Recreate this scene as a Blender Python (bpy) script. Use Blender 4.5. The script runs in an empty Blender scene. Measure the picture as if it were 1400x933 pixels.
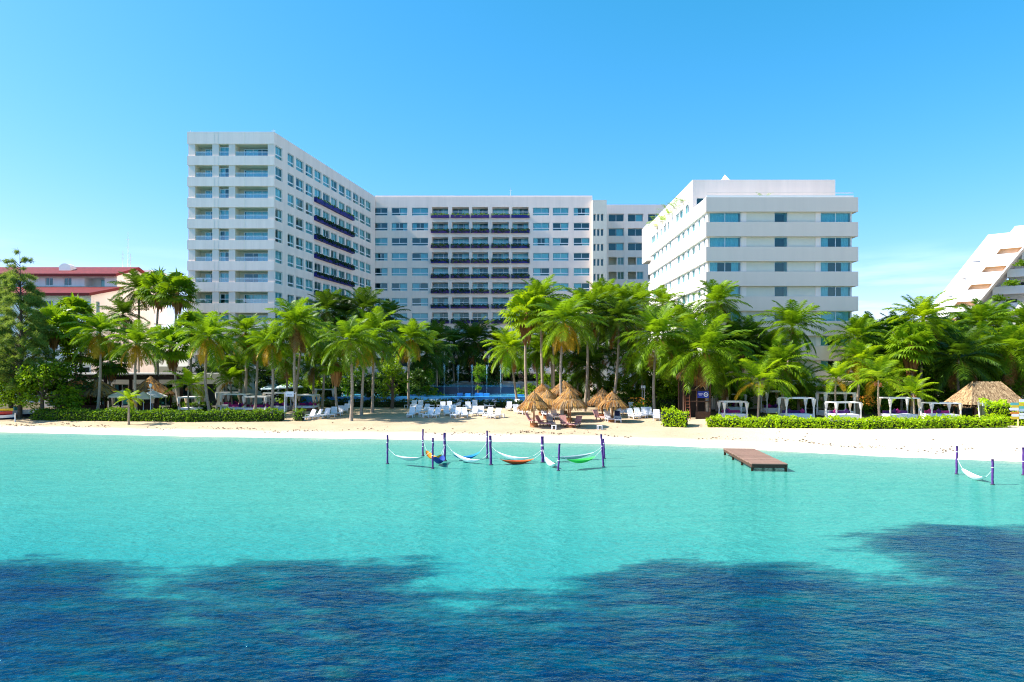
import bpy, math, random
from mathutils import Vector, Matrix
R = math.radians
sc = bpy.context.scene
col = sc.collection
rnd = random.Random(7)
F, CX, HY, CH = 933.0, 700.0, 500.0, 7.0      # focal length in px, principal column, horizon row, camera height


def wx(px, d):
    return (px - CX) / F * d


def wz(py, d):
    return CH + (HY - py) / F * d


def lerp(a, b, t):
    return a + (b - a) * t


def smooth(a, b, x):
    t = min(1, max(0, (x - a) / (b - a)))
    return t * t * (3 - 2 * t)


def interp(tab, x):
    if x <= tab[0][0]:
        return tab[0][1]
    for (a, b), (c, d) in zip(tab, tab[1:]):
        if x <= c:
            return b + (d - b) * (x - a) / (c - a)
    return tab[-1][1]


# ------------------------------------------------------------------ materials
MATS = {}


class NT:
    def __init__(s, m):
        s.t = m.node_tree
        s.n = s.t.nodes
        s.l = s.t.links

    def add(s, typ, **kw):
        n = s.n.new(typ)
        for k, v in kw.items():
            if k.startswith('i_'):
                n.inputs[k[2:].replace('_', ' ')].default_value = v
            else:
                setattr(n, k, v)
        return n

    def link(s, a, b):
        s.l.new(a, b)

    def noise(s, scale, detail=4, vec=None, rough=.55):
        n = s.add('ShaderNodeTexNoise')
        n.inputs['Scale'].default_value = scale
        n.inputs['Detail'].default_value = detail
        n.inputs['Roughness'].default_value = rough
        if vec is not None:
            s.link(vec, n.inputs['Vector'])
        return n

    def ramp(s, fac, stops):
        r = s.add('ShaderNodeValToRGB')
        e = r.color_ramp.elements
        while len(e) < len(stops):
            e.new(.5)
        for el, (p, c) in zip(e, stops):
            el.position = p
            el.color = (*c, 1) if len(c) == 3 else c
        s.link(fac, r.inputs['Fac'])
        return r

    def math(s, op, a, b=None, clamp=False):
        n = s.add('ShaderNodeMath', operation=op, use_clamp=clamp)
        for i, v in enumerate((a, b)):
            if v is None:
                continue
            if isinstance(v, (int, float)):
                n.inputs[i].default_value = v
            else:
                s.link(v, n.inputs[i])
        return n.outputs[0]

    def mix(s, fac, a, b, blend='MIX'):
        n = s.add('ShaderNodeMix', data_type='RGBA', blend_type=blend)
        for k, v in ((0, fac), (6, a), (7, b)):
            if isinstance(v, (int, float)):
                n.inputs[k].default_value = v
            elif isinstance(v, tuple):
                n.inputs[k].default_value = (*v, 1)
            else:
                s.link(v, n.inputs[k])
        return n.outputs[2]


def new_mat(name):
    m = bpy.data.materials.new(name)
    m.use_nodes = True
    MATS[name] = m
    nt = NT(m)
    return m, nt, nt.n['Principled BSDF']


def coords(nt, kind='Object'):
    return nt.add('ShaderNodeTexCoord').outputs[kind]


def plain(name, c, rough=.6, var=.18, scale=2.0, bump=0, bscale=20, spec=.3, metal=0, streak=False, kind='Object', dirt=None):
    """a surface of one colour with uneven tone, and a fine bump when asked"""
    m, nt, b = new_mat(name)
    v = coords(nt, kind)
    if streak:
        mp = nt.add('ShaderNodeMapping')
        mp.inputs['Scale'].default_value = (1.6, 1.6, .09)
        nt.link(v, mp.inputs['Vector'])
        v2 = mp.outputs[0]
    else:
        v2 = v
    n = nt.noise(scale, 6, v2, .65)
    lo = tuple(x * (1 - var) for x in c) if dirt is None else dirt
    hi = tuple(min(1, x * (1 + var * .6)) for x in c)
    r = nt.ramp(n.outputs['Fac'], [(.3, lo), (.55, c), (.75, hi)])
    nt.link(r.outputs[0], b.inputs['Base Color'])
    b.inputs['Roughness'].default_value = rough
    b.inputs['Specular IOR Level'].default_value = spec
    b.inputs['Metallic'].default_value = metal
    if bump:
        n2 = nt.noise(bscale, 5, v)
        bp = nt.add('ShaderNodeBump')
        bp.inputs['Strength'].default_value = bump
        bp.inputs['Distance'].default_value = .05
        nt.link(n2.outputs['Fac'], bp.inputs['Height'])
        nt.link(bp.outputs[0], b.inputs['Normal'])
    return m


def leaf_mat(name, dark, light, trans, tfac=.45, rough=.42, scale=.9):
    m, nt, b = new_mat(name)
    v = coords(nt)
    n = nt.noise(scale * 3, 3, v)
    oi = nt.add('ShaderNodeObjectInfo')
    gi = nt.add('ShaderNodeNewGeometry')
    f = nt.math('ADD', nt.math('MULTIPLY', n.outputs['Fac'], .45), nt.math('MULTIPLY', gi.outputs['Random Per Island'], .5))
    f = nt.math('ADD', f, nt.math('MULTIPLY', nt.math('SUBTRACT', oi.outputs['Random'], .5), .25))
    r = nt.ramp(f, [(.2, dark), (.75, light)])
    nt.link(r.outputs[0], b.inputs['Base Color'])
    b.inputs['Roughness'].default_value = rough
    b.inputs['Specular IOR Level'].default_value = .22
    tr = nt.add('ShaderNodeBsdfTranslucent')
    tc = nt.mix(f, tuple(x * .6 for x in trans), trans)
    nt.link(tc, tr.inputs['Color'])
    mx = nt.add('ShaderNodeMixShader')
    mx.inputs[0].default_value = tfac
    nt.link(b.outputs[0], mx.inputs[1])
    nt.link(tr.outputs[0], mx.inputs[2])
    nt.link(mx.outputs[0], nt.n['Material Output'].inputs['Surface'])
    return m


plain('shade_stucco', (.94, .765, .65), .8, .08, .5, 0, 12, streak=True)  # stucco copy for shaded walls, warmed in colour against the blue sky light
plain('white_band', (.95, .79, .68), .8, .09, .7, 0, 12, streak=True)
plain('grey_band', (.72, .61, .52), .8, .04, .6, 0, 12, streak=True)
plain('house_white', (.88, .83, .76), .8, .08, .6, 0, 12, streak=True)
plain('house_cream', (.86, .80, .69), .8, .07, .6, 0, 12, streak=True)
plain('cream_stucco', (.78, .70, .56), .8, .06, .6, 0, 12)
plain('lit_stucco', (.91, .87, .81), .8, .04, .5, 0, 12)  # lighter neutral copy of the stucco, mainly for sunlit faces
plain('reveal_cream', (.88, .76, .58), .8, .06, .8)
plain('room_dark', (.06, .075, .08), .9, .3, 1)
plain('white_frame', (.80, .81, .82), .5, .04)
plain('dark_frame', (.05, .06, .07), .5, .1)
plain('curtain_white', (.80, .80, .80), .9, .08, 3)
plain('tan_recess', (.82, .62, .42), .8, .12, 1.2)
plain('roof_membrane', (.6, .58, .55), .9, .1)
plain('blue_box', (.022, .022, .20), .5, .25, 1.4, kind='Generated')
plain('purple_box', (.075, .03, .20), .5, .25, 1.4, kind='Generated')
plain('purple_paint', (.10, .03, .20), .6, .45, 6, .4, 30, dirt=(.05, .025, .085))
plain('white_plastic', (.80, .80, .82), .4, .04, spec=.5)
plain('pink_fabric', (.62, .33, .30), .9, .15, 6)
plain('grey_fabric', (.45, .38, .36), .9, .15, 6)
plain('navy_towel', (.03, .04, .10), .95, .2, 6)
plain('white_wood', (.78, .76, .74), .6, .07, 5)
plain('dark_wood', (.085, .04, .022), .6, .35, 6, .3, 25)
plain('black_wood', (.02, .012, .008), .7, .4, 6)
plain('red_wood', (.22, .075, .035), .6, .3, 6, .3, 25)
plain('white_cloth', (.70, .66, .60), .9, .07, 4, .2, 12)
plain('beige_cloth', (.78, .60, .40), .9, .1, 4)
plain('blue_grey_cloth', (.42, .56, .62), .9, .1, 4)
plain('magenta_cloth', (.34, .02, .15), .9, .2, 5)
plain('violet_cloth', (.06, .015, .12), .9, .2, 5)
plain('mattress_white', (.72, .74, .80), .9, .05, 4)
plain('trunk_palm', (.34, .265, .195), .9, .35, 5, .6, 14)
plain('trunk_bark', (.11, .075, .05), .9, .4, 4, .6, 14)
plain('rope_white', (.78, .78, .72), .9, .1)
plain('stone_grey', (.36, .34, .30), .9, .2, 2, .3, 8)
plain('pool_tile_dark', (.012, .045, .10), .25, .3, 1.2, spec=.5)
plain('pool_tile_blue', (.05, .30, .72), .25, .25, 2, spec=.5)
plain('metal_pale', (.7, .7, .7), .45, .1)
plain('metal_dark', (.12, .12, .13), .5, .2)
plain('hull_white', (.8, .8, .8), .3, .05, spec=.5)
plain('paint_red', (.55, .02, .02), .3, .1, spec=.5)
plain('paint_yellow', (.75, .52, .02), .4, .1, spec=.5)
plain('paint_navy', (.01, .02, .09), .35, .1, spec=.5)
plain('paint_teal', (.12, .45, .42), .5, .1)
plain('paint_orange', (.7, .24, .03), .5, .1)
plain('sign_blue', (.02, .035, .30), .5, .06)
plain('sign_white', (.82, .82, .84), .5, .03)
plain('sign_ink', (.25, .28, .42), .6, .05)
plain('sign_lilac', (.55, .50, .80), .6, .05)
plain('straw_pole', (.36, .14, .05), .7, .3, 6)
plain('bamboo', (.62, .45, .2), .6, .2, 8)
plain('weed_debris', (.10, .065, .035), .9, .4, 8)
plain('orange_flower', (.65, .25, .02), .8, .3, 6)
for nm, c in (('hammock_orange', (.80, .30, .02)), ('hammock_red', (.72, .13, .03)), ('hammock_green', (.06, .66, .10)), ('hammock_blue', (.02, .24, .52)),
              ('hammock_navy', (.02, .06, .28)), ('hammock_white', (.82, .84, .82)), ('hammock_grey', (.45, .55, .52))):
    plain(nm, c, .85, .15, 8)
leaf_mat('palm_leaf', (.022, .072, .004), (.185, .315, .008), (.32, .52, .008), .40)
leaf_mat('palm_leaf_dark', (.012, .040, .004), (.085, .17, .008), (.14, .26, .008), .34)  # darker leaf copy; puts shade into the colour of the shaded palms
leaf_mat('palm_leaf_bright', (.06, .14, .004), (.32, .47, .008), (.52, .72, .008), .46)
leaf_mat('palm_leaf_yellow', (.40, .22, .012), (.60, .40, .03), (.70, .42, .02), .45)
leaf_mat('dead_leaf', (.20, .095, .025), (.46, .24, .085), (.44, .18, .04), .35, .8)
leaf_mat('hedge_leaf', (.05, .14, .006), (.15, .28, .014), (.26, .44, .012), .45, .5, 1.5)
leaf_mat('hedge_leaf_bright', (.20, .36, .005), (.50, .70, .010), (.72, .92, .010), .52, .5, 1.5)
leaf_mat('hedge_leaf_dark', (.016, .05, .008), (.05, .11, .015), (.06, .14, .01), .3, .5, 1.5)
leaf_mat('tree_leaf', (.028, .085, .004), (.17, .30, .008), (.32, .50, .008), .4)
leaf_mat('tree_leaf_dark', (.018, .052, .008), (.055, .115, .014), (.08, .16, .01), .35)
leaf_mat('casuarina_leaf', (.07, .12, .022), (.22, .31, .06), (.36, .48, .05), .45, .6)
leaf_mat('thatch', (.085, .05, .024), (.42, .27, .135), (.30, .17, .06), .12, .9, 1.4)
leaf_mat('thatch_orange', (.22, .075, .012), (.58, .31, .08), (.42, .2, .04), .15, .9, 1.4)


leaf_mat('straw_pale', (.26, .17, .085), (.60, .42, .22), (.4, .26, .1), .12, .9, 1.4)


def mat_glass():
    m, nt, b = new_mat('teal_glass')
    tr = nt.add('ShaderNodeBsdfTransparent')
    tr.inputs[0].default_value = (.42, .80, .84, 1)
    gl = nt.add('ShaderNodeBsdfGlossy')
    gl.inputs['Color'].default_value = (.6, .92, .92, 1)
    gl.inputs['Roughness'].default_value = .03
    n = nt.noise(.8, 2, coords(nt))
    bp = nt.add('ShaderNodeBump')
    bp.inputs['Strength'].default_value = .05
    nt.link(n.outputs['Fac'], bp.inputs['Height'])
    nt.link(bp.outputs[0], gl.inputs['Normal'])
    lw = nt.add('ShaderNodeLayerWeight')
    lw.inputs[0].default_value = .25
    f = nt.math('ADD', nt.math('MULTIPLY', lw.outputs['Fresnel'], .7), .08, True)
    mx = nt.add('ShaderNodeMixShader')
    nt.link(f, mx.inputs[0])
    nt.link(tr.outputs[0], mx.inputs[1])
    nt.link(gl.outputs[0], mx.inputs[2])
    nt.link(mx.outputs[0], nt.n['Material Output'].inputs['Surface'])
    # railing glass, clearer
    m, nt, b = new_mat('rail_glass')
    tr = nt.add('ShaderNodeBsdfTransparent')
    tr.inputs[0].default_value = (.62, .88, .90, 1)
    gl = nt.add('ShaderNodeBsdfGlossy')
    gl.inputs['Roughness'].default_value = .03
    mx = nt.add('ShaderNodeMixShader')
    mx.inputs[0].default_value = .22
    nt.link(tr.outputs[0], mx.inputs[1])
    nt.link(gl.outputs[0], mx.inputs[2])
    nt.link(mx.outputs[0], nt.n['Material Output'].inputs['Surface'])
    # thin falling water
    m, nt, b = new_mat('spray')
    tr = nt.add('ShaderNodeBsdfTransparent')
    df = nt.add('ShaderNodeBsdfDiffuse')
    df.inputs[0].default_value = (.55, .75, .85, 1)
    n = nt.noise(9, 4, coords(nt))
    mx = nt.add('ShaderNodeMixShader')
    nt.link(nt.ramp(n.outputs['Fac'], [(.35, (.1, .1, .1)), (.65, (.8, .8, .8))]).outputs[0], mx.inputs[0])
    nt.link(tr.outputs[0], mx.inputs[1])
    nt.link(df.outputs[0], mx.inputs[2])
    nt.link(mx.outputs[0], nt.n['Material Output'].inputs['Surface'])


mat_glass()


def mat_tile_roof():
    m, nt, b = new_mat('red_tiles')
    v = coords(nt)
    w = nt.add('ShaderNodeTexWave', wave_type='BANDS', bands_direction='X')
    w.inputs['Scale'].default_value = 1.1
    w.inputs['Distortion'].default_value = .3
    nt.link(v, w.inputs['Vector'])
    n = nt.noise(1.5, 5, v)
    c = nt.ramp(n.outputs['Fac'], [(.3, (.11, .004, .004)), (.7, (.21, .011, .008))])
    nt.link(c.outputs[0], b.inputs['Base Color'])
    bp = nt.add('ShaderNodeBump')
    bp.inputs['Strength'].default_value = .8
    bp.inputs['Distance'].default_value = .1
    nt.link(w.outputs['Fac'], bp.inputs['Height'])
    nt.link(bp.outputs[0], b.inputs['Normal'])
    b.inputs['Roughness'].default_value = .7


mat_tile_roof()


def mat_planks():
    m, nt, b = new_mat('dock_planks')
    v = coords(nt)
    br = nt.add('ShaderNodeTexBrick', offset=.35)
    br.inputs['Scale'].default_value = 1
    br.inputs['Mortar Size'].default_value = .012
    br.inputs['Brick Width'].default_value = 2.6
    br.inputs['Row Height'].default_value = .16
    br.inputs['Color1'].default_value = (.30, .185, .125, 1)
    br.inputs['Color2'].default_value = (.20, .12, .08, 1)
    br.inputs['Mortar'].default_value = (.03, .015, .01, 1)
    nt.link(v, br.inputs['Vector'])
    n = nt.noise(1.1, 6, v)
    c = nt.mix(nt.math('MULTIPLY', n.outputs['Fac'], .8), br.outputs['Color'], (.36, .2, .14))
    nt.link(c, b.inputs['Base Color'])
    b.inputs['Roughness'].default_value = .6


mat_planks()

# ------------------------------------------------------------------ mesh builder


class MB:
    def __init__(s):
        s.v, s.f, s.m, s.sm = [], [], [], []

    def face(s, pts, m=0, smooth=False):
        i = len(s.v)
        s.v += [tuple(p) for p in pts]
        s.f.append(tuple(range(i, i + len(pts))))
        s.m.append(m)
        s.sm.append(smooth)

    def box(s, x0, x1, y0, y1, z0, z1, m=0, M=None):
        p = [Vector((x, y, z)) for x in (x0, x1) for y in (y0, y1) for z in (z0, z1)]
        if M is not None:
            p = [M @ q for q in p]
        i = len(s.v)
        s.v += [tuple(q) for q in p]
        for f in ((0, 1, 3, 2), (4, 6, 7, 5), (0, 4, 5, 1), (2, 3, 7, 6), (0, 2, 6, 4), (1, 5, 7, 3)):
            s.f.append(tuple(i + k for k in f))
            s.m.append(m)
            s.sm.append(False)

    def tube(s, pts, rad, n=8, m=0, cap=True, smooth=True):
        pts = [Vector(p) for p in pts]
        if not isinstance(rad, (list, tuple)):
            rad = [rad] * len(pts)
        base = len(s.v)
        for k, p in enumerate(pts):
            t = (pts[min(k + 1, len(pts) - 1)] - pts[max(k - 1, 0)]).normalized()
            a = t.cross(Vector((0, 0, 1)) if abs(t.z) < .95 else Vector((1, 0, 0))).normalized()
            b = t.cross(a)
            for j in range(n):
                w = 2 * math.pi * j / n
                s.v.append(tuple(p + (a * math.cos(w) + b * math.sin(w)) * rad[k]))
        for k in range(len(pts) - 1):
            for j in range(n):
                a0 = base + k * n + j
                a1 = base + k * n + (j + 1) % n
                s.f.append((a0, a1, a1 + n, a0 + n))
                s.m.append(m)
                s.sm.append(smooth)
        if cap:
            s.f.append(tuple(base + j for j in range(n)))
            s.f.append(tuple(base + (len(pts) - 1) * n + j for j in reversed(range(n))))
            s.m += [m, m]
            s.sm += [False, False]

    def data(s, name, mats):
        me = bpy.data.meshes.new(name)
        me.from_pydata(s.v, [], s.f)
        for k in mats if isinstance(mats, (list, tuple)) else [mats]:
            me.materials.append(MATS[k])
        me.polygons.foreach_set('material_index', s.m)
        me.polygons.foreach_set('use_smooth', s.sm)
        me.update()
        return me

    def build(s, name, mats, parent=None, loc=None, rz=0):
        return put(name, s.data(name, mats), parent, loc, rz)


def put(name, me, parent=None, loc=None, rz=0, scale=None):
    o = bpy.data.objects.new(name, me)
    col.objects.link(o)
    if parent is not None:
        o.parent = parent
    if loc is not None:
        o.location = loc
    if rz:
        o.rotation_euler = (0, 0, rz)
    if scale is not None:
        o.scale = (scale,) * 3 if not isinstance(scale, tuple) else scale
    return o


USED = set()


def tag(o, label, cat, group=None, kind=None):
    n = len(label.split())
    if not 4 <= n <= 16:
        print('LABEL LENGTH', n, label)
    if label in USED and not group:
        print('DUP LABEL', label)
    USED.add(label)
    o['label'] = label
    o['category'] = cat
    if group:
        o['group'] = group
    if kind:
        o['kind'] = kind
    return o


def thing(name, label, cat, loc, rz=0, group=None):
    o = put(name, None, None, loc, rz)
    return tag(o, label, cat, group)


ORD = ['first', 'second', 'third', 'fourth', 'fifth', 'sixth', 'seventh', 'eighth', 'ninth', 'tenth', 'eleventh', 'twelfth', 'thirteenth', 'fourteenth', 'fifteenth']

# ------------------------------------------------------------------ terrain, shore and water
SHORE = [(-3000, 150), (-160, 92), (-90, 80), (-53.9, 71.8), (-31.7, 67.3), (-14, 65.3), (0, 62.8), (10.4, 60.7), (18.6, 57.6), (28.2, 52.7), (37.4, 49.6), (60, 43), (120, 25), (3000, -600)]


def shore_d(x, y):
    return y - interp(SHORE, x)


def ground(x, y):
    s = shore_d(x, y)
    if s < 0:
        return max(-2.2, s * .06)
    z = 1.3 * (1 - math.exp(-s / 10))
    return z


def hit(px, py):
    """the point of the ground seen at this pixel"""
    d = 42.0
    while d < 200:
        if CH - (py - HY) / F * d <= ground(wx(px, d), d):
            break
        d += .05
    return Vector((wx(px, d), d, ground(wx(px, d), d)))


def at(px, d, dz=0):
    x = wx(px, d)
    return Vector((x, d, ground(x, d) + dz))


def axis(lo, hi, step, far):
    a = []
    v = lo
    while v <= hi + 1e-6:
        a.append(v)
        v += step
    pre, w, v = [], step, lo
    for f in far:
        pre.append(lo - f)
    post = [hi + f for f in far]
    return pre[::-1] + a + post


def grid(name, xs, ys, zf, mat, attrs=None, keep=None):
    nx = len(xs)
    v = [(x, y, zf(x, y)) for y in ys for x in xs]
    f = []
    for j in range(len(ys) - 1):
        for i in range(nx - 1):
            if keep is None or keep(xs[i], xs[i + 1], ys[j], ys[j + 1]):
                a = j * nx + i
                f.append((a, a + 1, a + nx + 1, a + nx))
    me = bpy.data.meshes.new(name)
    me.from_pydata(v, [], f)
    me.materials.append(MATS[mat])
    for k, fn in (attrs or {}).items():
        at_ = me.attributes.new(k, 'FLOAT', 'POINT')
        at_.data.foreach_set('value', [fn(x, y) for x, y, z in v])
    me.polygons.foreach_set('use_smooth', [True] * len(f))
    me.update()
    return put(name, me)


WEED_EDGE = [(-200, 768), (0, 765), (60, 764), (125, 759), (150, 768), (178, 792), (205, 797), (235, 772), (275, 775), (330, 776), (380, 771), (470, 770), (520, 766), (560, 766), (585, 778),
             (610, 800), (640, 806), (670, 800), (700, 790), (740, 800), (790, 800), (830, 776), (880, 769), (960, 769), (1040, 767), (1100, 775), (1160, 787), (1200, 800), (1235, 802), (1262, 775), (1275, 762), (1285, 735), (1310, 722), (1400, 726), (1600, 730)]


def weed(x, y):
    if y < 4 or y > 45:
        return 1.0 if y < 4 else 0.0
    px, py = CX + x / y * F, HY + CH * F / y
    e = interp(WEED_EDGE, px)
    d_edge = CH * F / (e - HY)
    w = smooth(-2.0, 2.2, d_edge - y)
    # tongue of the right-hand bed
    q = ((px - 1300) / 122) ** 2 + ((py - 741) / 25) ** 2
    w = max(w, smooth(1.7, .1, q))
    # paler sandy pockets inside the bed
    for cx_, cy_, rx, ry, a in ((310, 822, 75, 32, .55), (205, 815, 60, 40, .45), (365, 885, 70, 45, .35), (640, 815, 60, 40, .6), (660, 860, 120, 60, .25), (735, 825, 60, 30, .35), (1305, 895, 60, 30, .6),
                                 (850, 840, 70, 45, .4), (1230, 800, 70, 18, .6), (1385, 860, 60, 50, .35), (270, 785, 30, 12, -.2), (960, 890, 70, 30, .25), (500, 830, 50, 40, .2)):
        q = ((px - cx_) / rx) ** 2 + ((py - cy_) / ry) ** 2
        w -= .75 * a * math.exp(-q)
    return min(1, max(0, w))


def weed_soft(x, y):
    if y > 45 or y < 9 or abs(x) > 62:
        return weed(x, y)
    t = 0
    for dx, dy, k in ((0, 0, .2), (1.1, 0, .12), (-1.1, 0, .12), (0, .9, .12), (0, -.9, .12), (2.0, .5, .08), (-2.0, -.5, .08), (2.0, -.5, .08), (-2.0, .5, .08)):
        t += k * weed(x + dx, y + dy)
    return t


def mat_water():
    m, nt, b = new_mat('sea_water')
    pos = coords(nt)
    aw = nt.add('ShaderNodeAttribute', attribute_name='weed')
    ash = nt.add('ShaderNodeAttribute', attribute_name='off')
    mp = nt.add('ShaderNodeMapping')
    mp.inputs['Scale'].default_value = (.62, 1, 1)
    mp.inputs['Rotation'].default_value = (0, 0, -.12)
    nt.link(pos, mp.inputs['Vector'])
    n1 = nt.noise(.55, 7, mp.outputs[0], .62)
    n2 = nt.noise(.16, 5, mp.outputs[0], .6)
    n3 = nt.noise(2.6, 5, mp.outputs[0], .7)
    # depth tint from the shore outwards
    dep = nt.math('ADD', nt.math('MULTIPLY', ash.outputs['Fac'], 1 / 40), nt.math('MULTIPLY', nt.math('SUBTRACT', n2.outputs['Fac'], .5), .22))
    shal = nt.ramp(dep, [(0.0, (.32, .37, .26)), (.03, (.185, .32, .245)), (.14, (.10, .285, .21)), (.40, (.062, .275, .208)), (.8, (.046, .272, .225)), (1, (.02, .23, .22))])
    mp2 = nt.add('ShaderNodeMapping')
    mp2.inputs['Scale'].default_value = (.26, 1, 1)
    nt.link(pos, mp2.inputs['Vector'])
    n4 = nt.noise(1.0, 6, mp2.outputs[0], .7)
    shal2 = nt.mix(nt.math('MULTIPLY', nt.ramp(n4.outputs['Fac'], [(.42, (0, 0, 0)), (.72, (1, 1, 1))]).outputs[0], .42), shal.outputs[0], (.016, .185, .165))
    # weed bed
    n5 = nt.noise(.9, 6, mp2.outputs[0], .7)
    wf = nt.math('ADD', aw.outputs['Fac'], nt.math('MULTIPLY', nt.math('SUBTRACT', n1.outputs['Fac'], .5), 1.5))
    wf = nt.math('ADD', wf, nt.math('MULTIPLY', nt.math('SUBTRACT', n5.outputs['Fac'], .5), 1.3))
    wf = nt.math('ADD', wf, nt.math('MULTIPLY', nt.math('SUBTRACT', n2.outputs['Fac'], .5), .7))
    wm = nt.ramp(wf, [(.26, (0, 0, 0)), (.5, (.66, .66, .66)), (.80, (1, 1, 1))])
    wmul = nt.math('MULTIPLY', wm.outputs[0], nt.ramp(aw.outputs['Fac'], [(.0, (0, 0, 0)), (.14, (1, 1, 1))]).outputs[0])
    deep = nt.ramp(nt.math('ADD', nt.math('MULTIPLY', n1.outputs['Fac'], .6), nt.math('MULTIPLY', n2.outputs['Fac'], .4)),
                   [(.36, (.0, .012, .043)), (.46, (.0, .027, .080)), (.55, (.0, .050, .092)), (.66, (.0, .105, .120))])
    olive = nt.mix(nt.math('MULTIPLY', nt.ramp(n3.outputs['Fac'], [(.56, (0, 0, 0)), (.72, (1, 1, 1))]).outputs[0], .22), deep.outputs[0], (.012, .060, .045))
    # small mottling: light and dark ripple flecks put into the water colour
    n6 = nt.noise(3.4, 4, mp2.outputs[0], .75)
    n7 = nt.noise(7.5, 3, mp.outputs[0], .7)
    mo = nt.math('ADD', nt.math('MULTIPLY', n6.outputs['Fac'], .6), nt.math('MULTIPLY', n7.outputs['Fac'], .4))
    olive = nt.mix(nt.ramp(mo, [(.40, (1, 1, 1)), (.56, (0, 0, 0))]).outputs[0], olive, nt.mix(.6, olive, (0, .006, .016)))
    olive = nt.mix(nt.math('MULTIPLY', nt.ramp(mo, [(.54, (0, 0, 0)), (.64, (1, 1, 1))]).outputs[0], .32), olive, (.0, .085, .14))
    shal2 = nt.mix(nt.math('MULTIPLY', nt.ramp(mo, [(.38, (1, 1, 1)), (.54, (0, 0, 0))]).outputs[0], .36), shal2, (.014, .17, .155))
    c = nt.mix(wmul, shal2, olive)
    df = nt.add('ShaderNodeBsdfDiffuse')
    nt.link(c, df.inputs['Color'])
    gl = nt.add('ShaderNodeBsdfGlossy')
    gl.inputs['Color'].default_value = (.42, .86, .97, 1)
    gl.inputs['Roughness'].default_value = .07
    fz = nt.add('ShaderNodeFresnel')
    fz.inputs['IOR'].default_value = 1.33
    mx = nt.add('ShaderNodeMixShader')
    nt.link(nt.math('MULTIPLY', fz.outputs[0], .46), mx.inputs[0])
    nt.link(df.outputs[0], mx.inputs[1])
    nt.link(gl.outputs[0], mx.inputs[2])
    nt.link(mx.outputs[0], nt.n['Material Output'].inputs['Surface'])
    # ripples: short chop crossing a longer one
    mp3 = nt.add('ShaderNodeMapping')
    mp3.inputs['Scale'].default_value = (.6, 1, 1)
    mp3.inputs['Rotation'].default_value = (0, 0, .5)
    nt.link(pos, mp3.inputs['Vector'])
    w1 = nt.noise(1.3, 3, mp.outputs[0], .6)
    w2 = nt.noise(4.2, 4, mp3.outputs[0], .6)
    h = nt.math('ADD', nt.math('MULTIPLY', w1.outputs['Fac'], .55), nt.math('MULTIPLY', w2.outputs['Fac'], .45))
    bp = nt.add('ShaderNodeBump')
    bp.inputs['Strength'].default_value = 1
    bp.inputs['Distance'].default_value = .25
    nt.link(h, bp.inputs['Height'])
    for q in (df, gl, fz):
        nt.link(bp.outputs[0], q.inputs['Normal'])


def mat_sand():
    m, nt, b = new_mat('beach_sand')
    pos = coords(nt)
    n = nt.noise(.35, 6, pos, .6)
    n2 = nt.noise(7, 4, pos, .7)
    s = nt.add('ShaderNodeAttribute', attribute_name='off')
    soil = nt.add('ShaderNodeAttribute', attribute_name='soil')
    dry = nt.ramp(n.outputs['Fac'], [(.3, (.35, .25, .145)), (.7, (.47, .355, .215))])
    east = nt.add('ShaderNodeAttribute', attribute_name='pale')
    dry1 = nt.mix(east.outputs['Fac'], dry.outputs[0], (.62, .52, .38))
    wet = nt.math('ADD', s.outputs['Fac'], nt.math('MULTIPLY', nt.math('SUBTRACT', n.outputs['Fac'], .5), 3))
    wm = nt.ramp(nt.math('MULTIPLY', wet, .2), [(.0, (1, 1, 1)), (.45, (.85, .85, .85)), (.75, (0, 0, 0))])
    c = nt.mix(wm.outputs[0], dry1, (.63, .56, .45))
    c = nt.mix(nt.math('MULTIPLY', nt.ramp(n2.outputs['Fac'], [(.55, (0, 0, 0)), (.75, (1, 1, 1))]).outputs[0], .25), c, (.42, .32, .20))
    g = nt.ramp(n.outputs['Fac'], [(.35, (.05, .06, .02)), (.6, (.12, .095, .06)), (.8, (.22, .18, .12))])
    c = nt.mix(soil.outputs['Fac'], c, g.outputs[0])
    nt.link(c, b.inputs['Base Color'])
    b.inputs['Roughness'].default_value = .95
    b.inputs['Specular IOR Level'].default_value = .1
    nb = nt.noise(2.2, 6, pos, .75)
    bp = nt.add('ShaderNodeBump')
    bp.inputs['Strength'].default_value = .7
    bp.inputs['Distance'].default_value = .12
    nt.link(nb.outputs['Fac'], bp.inputs['Height'])
    nt.link(bp.outputs[0], b.inputs['Normal'])


mat_water()
mat_sand()


def soil_f(x, y):
    if y < 30:
        return 0
    px = CX + x / y * F
    lim = interp([(-200, 80), (0, 79), (380, 88), (470, 96), (540, 100), (880, 92), (935, 76), (1400, 72)], px)
    return smooth(lim - 1.5, lim + 3, y)


FAR = [10, 25, 60, 150, 400, 1200, 4000]
beach = grid('beach', axis(-90, 90, 1.0, FAR), axis(30, 130, .8, FAR), ground, 'beach_sand',
             {'off': shore_d, 'soil': soil_f, 'pale': lambda x, y: max(.25, smooth(8, 32, x))})
beach['kind'] = 'structure'
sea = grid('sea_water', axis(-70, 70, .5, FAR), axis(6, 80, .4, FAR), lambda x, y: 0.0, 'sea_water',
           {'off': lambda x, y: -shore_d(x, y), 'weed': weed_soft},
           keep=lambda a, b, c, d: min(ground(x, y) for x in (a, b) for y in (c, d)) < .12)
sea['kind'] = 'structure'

# ------------------------------------------------------------------ buildings


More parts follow.
